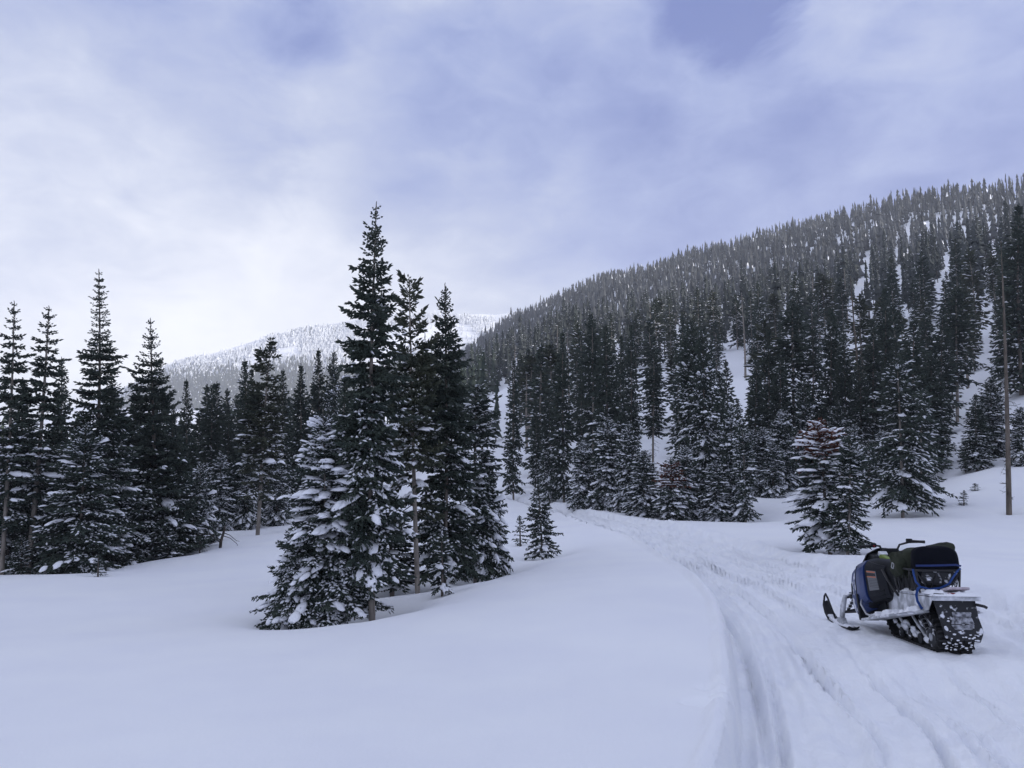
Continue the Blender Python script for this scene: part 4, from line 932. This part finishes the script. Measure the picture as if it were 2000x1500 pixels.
# tunnel and boards
ztop = lambda y_: .665-.045*y_
part(sled, 'tunnel', MM['sprayalu'], .008).prism([(-.06, ztop(-.06)-.03), (-.06, ztop(-.06)), (1.4, ztop(1.4)), (1.4, ztop(1.4)-.03)], -.215, .215)\
    .prism([(-.02, .63), (1.4, .57), (1.4, .27), (.12, .47)], -.214, -.2).prism([(-.02, .63), (1.4, .57), (1.4, .27), (.12, .47)], .2, .214).done()
crust('tunnel_snow', sled, 0, .40, .46, .88, lambda x_, y_: ztop(y_), .035, seed=4, thr=-.25)
for s_ in (-1, 1):
    zb = lambda y_: .475-.185*(y_-.05)
    b = part(sled, 'running_board', MM['sprayalu'], .006)
    b.add([(s_*.216, .08, zb(.08)), (s_*.31, .04, zb(.04)), (s_*.42, .7, zb(.7)), (s_*.46, 1.55, zb(1.55)), (s_*.216, 1.55, zb(1.55)),
           (s_*.216, .08, zb(.08)-.02), (s_*.31, .04, zb(.04)-.02), (s_*.42, .7, zb(.7)-.02), (s_*.46, 1.55, zb(1.55)-.02), (s_*.216, 1.55, zb(1.55)-.02)],
          [(0, 1, 2, 3, 4), (9, 8, 7, 6, 5), (0, 5, 6, 1), (1, 6, 7, 2), (2, 7, 8, 3), (3, 8, 9, 4), (4, 9, 5, 0)])
    bo = b.done()
    part(bo, 'board_edge', MM['sprayalu'], 0, True).tube([(s_*.30, .04, zb(.04)-.012), (s_*.425, .7, zb(.7)-.012), (s_*.465, 1.55, zb(1.55)-.012)], .018).done()
    crust('board_snow', sled, s_*.325, .86, .19, 1.4, lambda x_, y_: zb(y_), .055, seed=5+s_, thr=-.35)
    b = part(sled, 'footwell', MM['black'], .006)
    b.prism([(1.22, zb(1.22)), (1.62, zb(1.6)), (1.72, .52), (1.30, .52)], s_*.23, s_*.26).prism([(1.60, zb(1.6)-.02), (1.66, zb(1.6)-.02), (1.74, .5), (1.68, .5)], s_*.23, s_*.47).done()
    part(sled, 'toe_hold', MM['silver'], 0, True).tube([(s_*.26, 1.22, zb(1.22)), (s_*.44, 1.24, zb(1.24)+.01), (s_*.475, 1.36, .28), (s_*.47, 1.55, .38), (s_*.42, 1.64, .46)], .013).done()
# bumper, flap, lamp
part(sled, 'rear_bumper', MM['sprayalu'], .01).prism([(-.25, .60), (.27, .60), (.27, .655), (-.25, .655)], -.12, -.05, 'y').done()
crust('bumper_snow', sled, .0, -.08, .54, .10, lambda x_, y_: .655, .03, seed=8, thr=-.4)
fl = part(sled, 'snow_flap', MM['spray'], .006)
FP = [(-.22, .61), (.23, .61), (.245, .42), (.285, .26), (.235, .15), (-.13, .19), (-.165, .36), (-.20, .52)]
fy = lambda z_: -.045-(.61-z_)*.06
fl.add([(a, fy(b_)-.012, b_) for a, b_ in FP]+[(a, fy(b_)+.012, b_) for a, b_ in FP],
       [tuple(range(8)), tuple(range(15, 7, -1))]+[(i, (i+1) % 8, 8+(i+1) % 8, 8+i) for i in range(8)])
flap = fl.done()
b = part(flap, 'flap_panel', MM['greysnow'], .008)
for (z0, z1, w0, w1) in ((.425, .475, .095, .105), (.345, .420, .125, .10), (.285, .338, .09, .125)):
    yz = lambda z_: fy(z_)-.006
    b.add([(.065-w0, yz(z0)-.02, z0), (.065+w0, yz(z0)-.02, z0), (.065+w1, yz(z1)-.02, z1), (.065-w1, yz(z1)-.02, z1), (.065-w0, yz(z0)+.03, z0), (.065+w0, yz(z0)+.03, z0), (.065+w1, yz(z1)+.03, z1), (.065-w1, yz(z1)+.03, z1)],
          [(0, 1, 2, 3), (7, 6, 5, 4), (0, 4, 5, 1), (1, 5, 6, 2), (2, 6, 7, 3), (3, 7, 4, 0)])
b.done()
b = part(flap, 'flap_snow', MM['cake'], 0, True, kind='stuff')
for q in range(70):
    zz = rg_s.uniform(.08, .5)**1.0; zz = .05+(zz-.05)*rg_s.uniform(.2, 1); xx = rg_s.uniform(-.15, .25)
    vv = ICO_V*(1+rg_s.uniform(-.3, .3, (len(ICO_V), 1)))*np.array([1.3, .5, .7])*rg_s.uniform(.004, .014)+np.array([xx, (fy(zz) if zz > .17 else -.03)-.012, zz]); b.add(vv, ICO_F)
b.done()
part(sled, 'lift_handle', MM['steel'], 0, True).tube([(.22, -.08, .56), (.29, -.12, .545), (.31, -.14, .53)], .016).done()
part(sled, 'tail_lamp', MM['red'], .004).box((.09, -.03, .672), (.26, .05, .012)).done()
part(sled, 'storage_lid', MM['mauve'], .008).box((.10, .12, .705), (.24, .22, .03), Matrix.Rotation(R_(-12), 3, 'X')).done()
part(sled, 'decal_strip', MM['decalblk'], .001).box((-.14, -.02, .669), (.09, .06, .006)).box((.22, -.02, .669), (.04, .06, .006)).done()

# hood and body
SEC = [(1.02, .17, .54, .86), (1.12, .25, .46, .95), (1.3, .34, .42, .99), (1.5, .405, .36, .99), (1.62, .42, .20, .98), (1.75, .425, .15, .96), (2.0, .40, .15, .88), (2.2, .34, .19, .76), (2.45, .24, .27, .62), (2.6, .12, .36, .52)]
SY = np.array(SEC)
def sec(y_): return [np.interp(y_, SY[:, 0], SY[:, k]) for k in (1, 2, 3)]
def ring_(y_, k=1.0):
    h, a, c = sec(y_); o = []
    for i in range(24):
        t = 2*math.pi*i/24; o.append((sup(math.cos(t), .42)*h*k, y_, (a+c)/2+sup(math.sin(t), .45)*(c-a)/2*k))
    return o
body = part(sled, 'body', MM['black'], 0, True).loft([ring_(y_) for y_ in (1.02, 1.12, 1.22, 1.3, 1.4, 1.5, 1.62, 1.75, 1.88, 2.0, 2.12, 2.25, 2.38, 2.5, 2.59, 2.66)]).done()
def surfx(y_, z_):
    h, a, c = sec(y_); q = min(1, abs((z_-(a+c)/2)/((c-a)/2))); t = q**(1/.45); return h*max(0, 1-t*t)**.21
def patch(name, m, cor, s_, off, th=.012, nu=10, nv_=8, parent=None, bev=0, lab=None):
    """a body panel: cor = four (y,z) corners rear-bottom, front-bottom, front-top, rear-top, laid on the body side"""
    v = []
    for j in range(nv_+1):
        for i in range(nu+1):
            a, b_ = i/nu, j/nv_; q = [((1-a)*(1-b_))*cor[0][k]+(a*(1-b_))*cor[1][k]+(a*b_)*cor[2][k]+((1-a)*b_)*cor[3][k] for k in (0, 1)]
            v.append((q[0], q[1]))
    n1 = nu+1; X1 = [max(surfx(*q), .03)+off for q in v]
    top = [(s_*X1[i], *v[i]) for i in range(len(v))]; bot = [(s_*(X1[i]-th-off), *v[i]) for i in range(len(v))]
    f = [(j*n1+i, j*n1+i+1, (j+1)*n1+i+1, (j+1)*n1+i) for j in range(nv_) for i in range(nu)]; k = len(v); allf = f+[tuple(q+k for q in reversed(g)) for g in f]
    rim = [i for i in range(n1)]+[j*n1+nu for j in range(1, nv_+1)]+[nv_*n1+i for i in range(nu-1, -1, -1)]+[j*n1 for j in range(nv_-1, 0, -1)]
    allf += [(rim[i], rim[i]+k, rim[(i+1) % len(rim)]+k, rim[(i+1) % len(rim)]) for i in range(len(rim))]
    o = MB().add(top+bot, allf).build(name, m, parent or sled, .003, False)
    if lab: o['label'] = lab
    return o
for s_ in (-1, 1):
    patch('hood_panel', MM['sprayblue'], [(1.72, .22), (2.12, .22), (2.18, .66), (1.78, .86)], s_, .022, lab='snow-spattered blue front panel')
    patch('side_panel', MM['blue'], [(1.46, .38), (1.70, .20), (1.76, .88), (1.53, .955)], s_, .028, lab='clean dark blue side panel')
    patch('lower_panel', MM['grey'], [(1.60, .19), (2.05, .155), (2.1, .215), (1.68, .21)], s_, .018)
    patch('clutch_cover', MM['grey'], [(1.10, .52), (1.43, .42), (1.50, .95), (1.16, .90)], s_, .022)
    dc = patch('warning_decal', MM['decal'], [(1.24, .60), (1.40, .57), (1.44, .83), (1.28, .83)], s_, .027, .004)
    patch('print_band', MM['orange'], [(1.282, .808), (1.436, .808), (1.439, .822), (1.284, .822)], s_, .029, .004, 4, 1, dc)
    patch('print_band', MM['orange'], [(1.27, .748), (1.427, .744), (1.43, .756), (1.272, .760)], s_, .029, .004, 4, 1, dc)
    patch('print_block', MM['decalblk'], [(1.277, .764), (1.432, .760), (1.436, .802), (1.282, .802)], s_, .0285, .004, 4, 1, dc)
    for k in range(6):
        z_ = .725-k*.02; patch('print_line', MM['decalblk'], [(1.262-.004*k, z_), (1.395-.004*k+.008*(k % 3), z_-.002), (1.396-.004*k+.008*(k % 3), z_+.003), (1.263-.004*k, z_+.005)], s_, .0285, .004, 3, 1, dc)
    for k in range(3):
        z_ = .46+.05*k; patch('vent_slat', MM['black'], [(1.16, z_+.03), (1.24, z_), (1.245, z_+.022), (1.165, z_+.052)], s_, .030, .006, 4, 1)
    patch('vent', MM['black'], [(1.95, .48), (2.07, .46), (2.10, .60), (1.97, .62)], s_, .030)
    patch('panel_seam', MM['black'], [(1.70, .215), (1.722, .215), (1.785, .86), (1.76, .87)], s_, .032)
b = part(sled, 'windshield', MM['glass'], .004)
vv = []
for (yy, zz, hw_) in ((2.12, .84, .30), (2.04, .95, .29), (1.97, 1.06, .25), (1.93, 1.11, .17)):
    for q in np.linspace(-1, 1, 9): vv.append((q*hw_, yy-.10*q*q*1.4, zz-.03*q*q))
k = len(vv); vv += [(a*.97, b_-.012, c-.004) for a, b_, c in vv]
f = [(j*9+i, j*9+i+1, (j+1)*9+i+1, (j+1)*9+i) for j in range(3) for i in range(8)]; f += [tuple(q+k for q in reversed(g)) for g in f]
rim = list(range(9))+[9*j+8 for j in (1, 2, 3)]+[27+i for i in range(7, -1, -1)]+[9*j for j in (2, 1)]
f += [(rim[i], rim[i]+k, rim[(i+1) % len(rim)]+k, rim[(i+1) % len(rim)]) for i in range(len(rim))]
b.add(vv, f).done()
part(sled, 'dashboard', MM['black'], .02).prism([(1.56, .95), (1.98, .90), (2.02, .99), (1.90, 1.045), (1.66, 1.01)], -.22, .22).done()
part(sled, 'gauge', MM['sprayalu'], .008).box((-.12, 1.60, 1.035), (.11, .07, .055), Matrix.Rotation(R_(35), 3, 'X')).done()
part(sled, 'fuel_tank', MM['black'], .05).prism([(1.05, .68), (1.62, .70), (1.66, .94), (1.40, .97), (1.06, .84)], -.16, .16).done()
part(sled, 'console', MM['black'], .03).prism([(.80, .62), (1.30, .56), (1.34, .90), (1.12, .90), (.84, .78)], -.205, .205).done()
part(sled, 'fuel_cap', MM['grey'], .006).wheel((0, 1.44, .975), .045, .08, 16).done()
for s_ in (-1, 1):
    part(sled, 'tank_cover', MM['lime'], .012).prism([(1.14, .86), (1.52, .955), (1.62, 1.0), (1.58, 1.035), (1.36, 1.0), (1.12, .91)], s_*.10, s_*.175).done()
    part(sled, 'seat_side', MM['lime'], .012).prism([(.86, .70), (1.10, .73), (1.12, .79), (.90, .755)], s_*.125, s_*.165).done()
    part(sled, 'knee_pad', MM['grey'], .012).prism([(1.0, .60), (1.22, .62), (1.26, .80), (1.04, .76)], s_*.16, s_*.215).done()
part(sled, 'seat', MM['seat'], .035).prism([(.42, .64), (1.2, .63), (1.22, .86), (1.05, .835), (.75, .82), (.45, .82)], -.18, .18).done()
part(sled, 'hose', MM['steel'], 0, True).tube([(-.30, 1.18, .86), (-.27, 1.08, .72), (-.24, 1.0, .62), (-.22, .92, .56)], .016).done()
part(sled, 'hose', MM['steel'], 0, True).tube([(-.20, 1.04, .80), (-.22, .95, .70), (-.21, .9, .60)], .02).done()
part(sled, 'side_tag', MM['pink'], .008, lab='dusty pink panel below the handlebar').box((-.13, 1.16, .935), (.03, .12, .12)).done()
# handlebar
hb = part(sled, 'handlebar', MM['steel'], 0, True).tube([(-.42, 1.56, 1.135), (-.24, 1.60, 1.155), (-.13, 1.66, 1.14), (-.07, 1.70, 1.02), (0, 1.72, .98), (.07, 1.70, 1.02), (.13, 1.66, 1.16), (.24, 1.62, 1.195), (.42, 1.58, 1.20)], .014).done()
for s_, z_ in ((-1, 1.135), (1, 1.20)):
    g0 = Vector((s_*.27, 1.60 if s_ < 0 else 1.61, z_+.008)); g1 = Vector((s_*.43, 1.56 if s_ < 0 else 1.58, z_))
    gp = part(hb, 'grip', MM['rubber'], 0, True).tube([g0, g0.lerp(g1, .5), g1], [.019, .018, .020], 10).done()
    part(hb, 'control_pod', MM['black'], .01).box((s_*.235, 1.60, z_+.015), (.07, .06, .055)).done()
    part(hb, 'brake_lever' if s_ < 0 else 'throttle_lever', MM['steel'], 0, True).tube([(s_*.23, 1.635, z_+.01), (s_*.30, 1.655, z_), (s_*.37, 1.64, z_-.008)], .007, 6).done()
part(hb, 'bar_pad', MM['black'], .02).box((.02, 1.69, 1.06), (.20, .08, .10)).done()
part(hb, 'start_switch', MM['red'], .003).box((-.235, 1.575, 1.145), (.025, .02, .016)).done()
# front suspension and skis
for s_ in (-1, 1):
    x_ = s_*.50
    k = part(sled, 'ski', MM['black'], .004)
    prof = [(1.78, .045, .07), (1.86, .012, .075), (2.1, .006, .08), (2.5, .008, .08), (2.68, .035, .078), (2.84, .11, .070), (2.95, .20, .055), (3.0, .27, .03)]
    v_ = []
    for (yy, zz, hw_) in prof: v_ += [(x_-hw_, yy, zz+.028), (x_-hw_*.4, yy, zz+.010), (x_+hw_*.4, yy, zz+.010), (x_+hw_, yy, zz+.028), (x_+hw_, yy, zz+.010), (x_, yy, zz-.016), (x_-hw_, yy, zz+.010)]
    nr = len(prof); f = [(i*7+q, i*7+(q+1) % 7, (i+1)*7+(q+1) % 7, (i+1)*7+q) for i in range(nr-1) for q in range(7)]+[tuple(range(7))[::-1], tuple((nr-1)*7+q for q in range(7))]
    sk = k.add(v_, f).done()
    part(sk, 'ski_loop', MM['black'], 0, True).tube([(x_-.02, 2.99, .27), (x_, 3.02, .345), (x_, 2.96, .385), (x_, 2.86, .33), (x_, 2.70, .19), (x_, 2.56, .075)], .014).done()
    part(sk, 'ski_saddle', MM['sprayalu'], .008).prism([(2.12, .03), (2.42, .03), (2.36, .12), (2.20, .13)], x_-.035, x_+.035).done()
    b = part(sk, 'ski_snow', MM['cake'], 0, True, kind='stuff')
    for q in range(14):
        yy = 1.95+q*.06; zz = np.interp(yy, [p_[0] for p_ in prof], [p_[1] for p_ in prof])
        b.add(ICO_V*(1+rg_s.uniform(-.25, .25, (len(ICO_V), 1)))*np.array([.055, .06, .030])+np.array([x_+rg_s.uniform(-.012, .012), yy, zz+.025]), ICO_F)
    b.done()
    part(sled, 'spindle', MM['sprayalu'], .006, True).tube([(x_, 2.27, .10), (x_-s_*.01, 2.22, .28), (x_-s_*.035, 2.17, .44)], [.034, .04, .028], 10).done()
    part(sled, 'control_arm', MM['steel'], 0, True).tube([(x_-s_*.03, 2.20, .40), (s_*.24, 2.33, .46)], .014).tube([(x_-s_*.03, 2.20, .40), (s_*.24, 2.06, .46)], .014).done()
    part(sled, 'control_arm', MM['steel'], 0, True).tube([(x_-s_*.01, 2.24, .20), (s_*.20, 2.36, .24)], .016).tube([(x_-s_*.01, 2.24, .20), (s_*.20, 2.06, .24)], .016).done()
    sk2 = part(sled, 'front_shock', MM['steel'], 0, True).tube([(s_*.43, 2.22, .22), (s_*.22, 2.24, .58)], .018).done()
    part(sk2, 'spring', MM['silver'], 0, True).tube([(s_*(.42-.17*a/44)+.030*math.cos(a), 2.222+.030*math.sin(a), .24+.29*a/44) for a in np.linspace(0, 44, 110)], .006, 6).done()
    part(sled, 'control_arm_snow', MM['cake'], 0, True).tube([(x_-s_*.04, 2.20, .418), (s_*.38, 2.26, .44), (s_*.30, 2.3, .462)], [.012, .020, .010], 7).done()
part(sled, 'front_bumper', MM['steel'], 0, True).tube([(-.26, 2.55, .36), (-.22, 2.72, .42), (0, 2.78, .44), (.22, 2.72, .42), (.26, 2.55, .36)], .016).done()

# rear rack
rk = part(sled, 'cargo_rack', MM['steel'], 0, True)
zr = .905
loop = [(-.25, .28, zr), (-.25, .84, zr), (.25, .84, zr), (.25, .28, zr), (-.25, .28, zr)]
for a, b_ in zip(loop[:-1], loop[1:]): rk.tube([a, b_], .013)
rk = rk.done()
for x_ in (-.25, .25):
    for yy in (.28, .84): part(rk, 'rack_post', MM['steel'], 0, True).tube([(x_, yy, zr), (x_*.88, yy, ztop(yy))], .012).done()
    for q in range(3):
        y0 = .28+.56*q/3; y1 = y0+.56/3
        part(rk, 'rack_brace', MM['steel'], 0, True).tube([(x_, y0, zr), (x_*.9, (y0+y1)/2, ztop(y0)+.02), (x_, y1, zr)], .008, 6).done()
part(rk, 'rack_brace', MM['steel'], 0, True).tube([(-.25, .28, zr), (-.11, .28, .66), (0, .28, zr), (.11, .28, .66), (.25, .28, zr)], .008, 6).done()
for q in range(3): part(rk, 'cross_bar', MM['steel'], 0, True).tube([(-.25, .42+.14*q, zr), (.25, .42+.14*q, zr)], .009).done()

# luggage on the rack: things of their own, carried along with the sled's frame
SM = Matrix.Translation(sled.location) @ sled.rotation_euler.to_matrix().to_4x4()
def on_sled(name, lab, cat, org):
    o = bpy.data.objects.new(name, None); col.objects.link(o); o.matrix_world = SM @ Matrix.Translation(org); return tag(o, lab, cat)
def blob(cx, cy_, cz, hx, hy, hz, e1, e2, seed, amp, fn=None, nu=40, nv_=24):
    v = []; f = []
    for j in range(nv_+1):
        for i in range(nu):
            t = -math.pi/2+math.pi*j/nv_; p_ = 2*math.pi*i/nu
            q = np.array([sup(math.cos(t), e1)*sup(math.cos(p_), e2), sup(math.cos(t), e1)*sup(math.sin(p_), e2), sup(math.sin(t), e1)])
            k = 1+amp*(float(vnoise(np.array([q[0]*2.2+q[2]*1.3+seed]), np.array([q[1]*2.2-q[2]*1.7]), seed)[0])+.5*float(vnoise(np.array([q[0]*5+q[2]*3+seed]), np.array([q[1]*5-q[2]*4]), seed+1)[0]))
            q = q*np.array([hx, hy, hz])*k
            if fn: q = fn(q)
            v.append(q+np.array([cx, cy_, cz]))
    f = [(j*nu+i, j*nu+(i+1) % nu, (j+1)*nu+(i+1) % nu, (j+1)*nu+i) for j in range(nv_) for i in range(nu)]
    return MB().add(v, f)
ob = on_sled('duffel_bag', 'olive canvas bag slumped over the top of the snowmobile rack', 'bag', (0, .66, .92))
def slump(q):
    q = q.copy(); q[2] += .045*q[0]/.3*(q[2] > 0) + .05*max(0, q[0]/.3-.55)*(q[2] > .05); q[0] += .03*(q[2] < -.05); return q
blob(.045, .03, .105, .29, .18, .140, .38, .45, 3, .18, slump).build('cloth', MM['olive'], ob, smooth=True)
blob(-.20, .13, .02, .11, .18, .15, .6, .6, 7, .28).build('side_pouch', MM['olive'], ob, smooth=True)
part(ob, 'cord_ring', MM['silver'], 0, True).tube([(-.315+.004*math.sin(3*a), .12+.035*math.cos(a), .01+.035*math.sin(a)) for a in np.linspace(0, 6.29, 18)], .006, 6).done()
part(ob, 'loose_strap', MM['navy'], .001).prism([(.30, .10), (.345, .03), (.35, .012), (.325, .03), (.29, .07)], -.12, -.09, 'y').done()
bp_ = on_sled('backpack', 'black backpack standing upright at the back of the snowmobile rack', 'backpack', (0, .40, .74))
def pk(q):
    q = q.copy(); q[0] *= 1-.10*(q[2] < 0)*abs(q[2])/.2; return q
blob(.03, .015, .222, .26, .10, .215, .45, .50, 11, .08, pk).build('pack_body', MM['navy'], bp_, smooth=True)
blob(.03, -.06, .08, .20, .05, .085, .5, .5, 13, .12).build('front_pocket', MM['spray'], bp_, smooth=True)
blob(.17, -.065, .135, .07, .022, .025, .7, .7, 15, .3).build('pack_snow', MM['cake'], bp_, smooth=True)
def ribbon(name, parent, path, w_, m, th=.004):
    path = [Vector(p_) for p_ in path]; v = []; n_ = len(path)
    for i, p_ in enumerate(path):
        t = (path[min(i+1, n_-1)]-path[max(i-1, 0)]).normalized(); s1 = t.cross(Vector((0, 1, .15))).normalized()*w_/2; n1 = t.cross(s1).normalized()*th
        v += [p_+s1+n1, p_-s1+n1, p_-s1-n1, p_+s1-n1]
    f = [(i*4+k_, i*4+(k_+1) % 4, (i+1)*4+(k_+1) % 4, (i+1)*4+k_) for i in range(n_-1) for k_ in range(4)]+[(3, 2, 1, 0), tuple((n_-1)*4+k_ for k_ in range(4))]
    return MB().add(v, f).build(name, m, parent)
st = on_sled('tie_down_strap', 'blue webbing strap looped round the rack with its loose end hanging down', 'strap', (0, .26, .66))
ribbon('webbing', st, [(.27, .04, .27), (.20, -.01, .235), (.14, -.03, .17), (.09, -.035, .10), (.0, -.03, .055), (-.12, -.02, .035), (-.22, -.01, .06), (-.265, 0, .115), (-.275, .02, .20), (-.27, .04, .26)], .022, MM['strap'])
ribbon('loose_end', st, [(-.225, -.02, .07), (-.262, -.03, .04), (-.285, -.03, -.03), (-.278, -.03, -.10), (-.25, -.04, -.165), (-.235, -.04, -.185)], .028, MM['strap'])
ribbon('upper_band', st, [(-.24, .03, .30), (-.10, -.02, .305), (.05, -.03, .31), (.20, -.01, .315), (.27, .03, .30)], .022, MM['strapshade'])

# ------------------------------------------------------------------ haze
me_ = bpy.data.meshes.new('haze'); b_ = MB().box((-150, 620, 205), (2500, 2260, 545)); me_.from_pydata(b_.v, [], b_.f)
hzm = bpy.data.materials.new('haze'); hzm.use_nodes = True; ht = hzm.node_tree; ht.nodes.clear()
pv = ht.nodes.new('ShaderNodeVolumePrincipled'); pv.inputs['Density'].default_value = .00034; pv.inputs['Color'].default_value = (.93, .95, 1, 1); pv.inputs['Anisotropy'].default_value = .2
ho = ht.nodes.new('ShaderNodeOutputMaterial'); ht.links.new(pv.outputs[0], ho.inputs['Volume']); me_.materials.append(hzm)
tag(link('haze', me_), 'thin cold haze drifting through the valley', kind='stuff')
# ------------------------------------------------------------------ broken stub in the snow
Y = hit(431, 1068) or 29; g = P(431, 1068, Y); gz = Hz(g[0], Y)
st = bpy.data.objects.new('broken_stub', None); col.objects.link(st); st.location = (g[0], Y, gz); tag(st, 'broken dark stem with bare side twigs poking out of the snow left of the clump', 'dead tree')
part(st, 'stem', M['twig'], 0, True).tube([(-.02, 0, -.3), (0, 0, .2), (.08, 0, .5), (.13, .02, .78)], [.06, .055, .045, .02], 7).done()
for pth in ([(.0, 0, .12), (-.25, .05, .30), (-.45, 0, .52), (-.52, 0, .70)], [(.05, 0, .40), (.30, .1, .30), (.55, .1, .10), (.62, .1, -.04)], [(.08, 0, .5), (.35, -.1, .42), (.60, -.1, .22), (.72, -.1, .20)],
            [(-.25, .05, .30), (-.30, .05, .14), (-.50, .05, .05)], [(.02, 0, .2), (-.12, -.1, .36), (-.32, -.12, .40)]):
    part(st, 'twig', M['twig'], 0).tube(pth, [.018, .013, .009, .005][:len(pth)], 5).done()
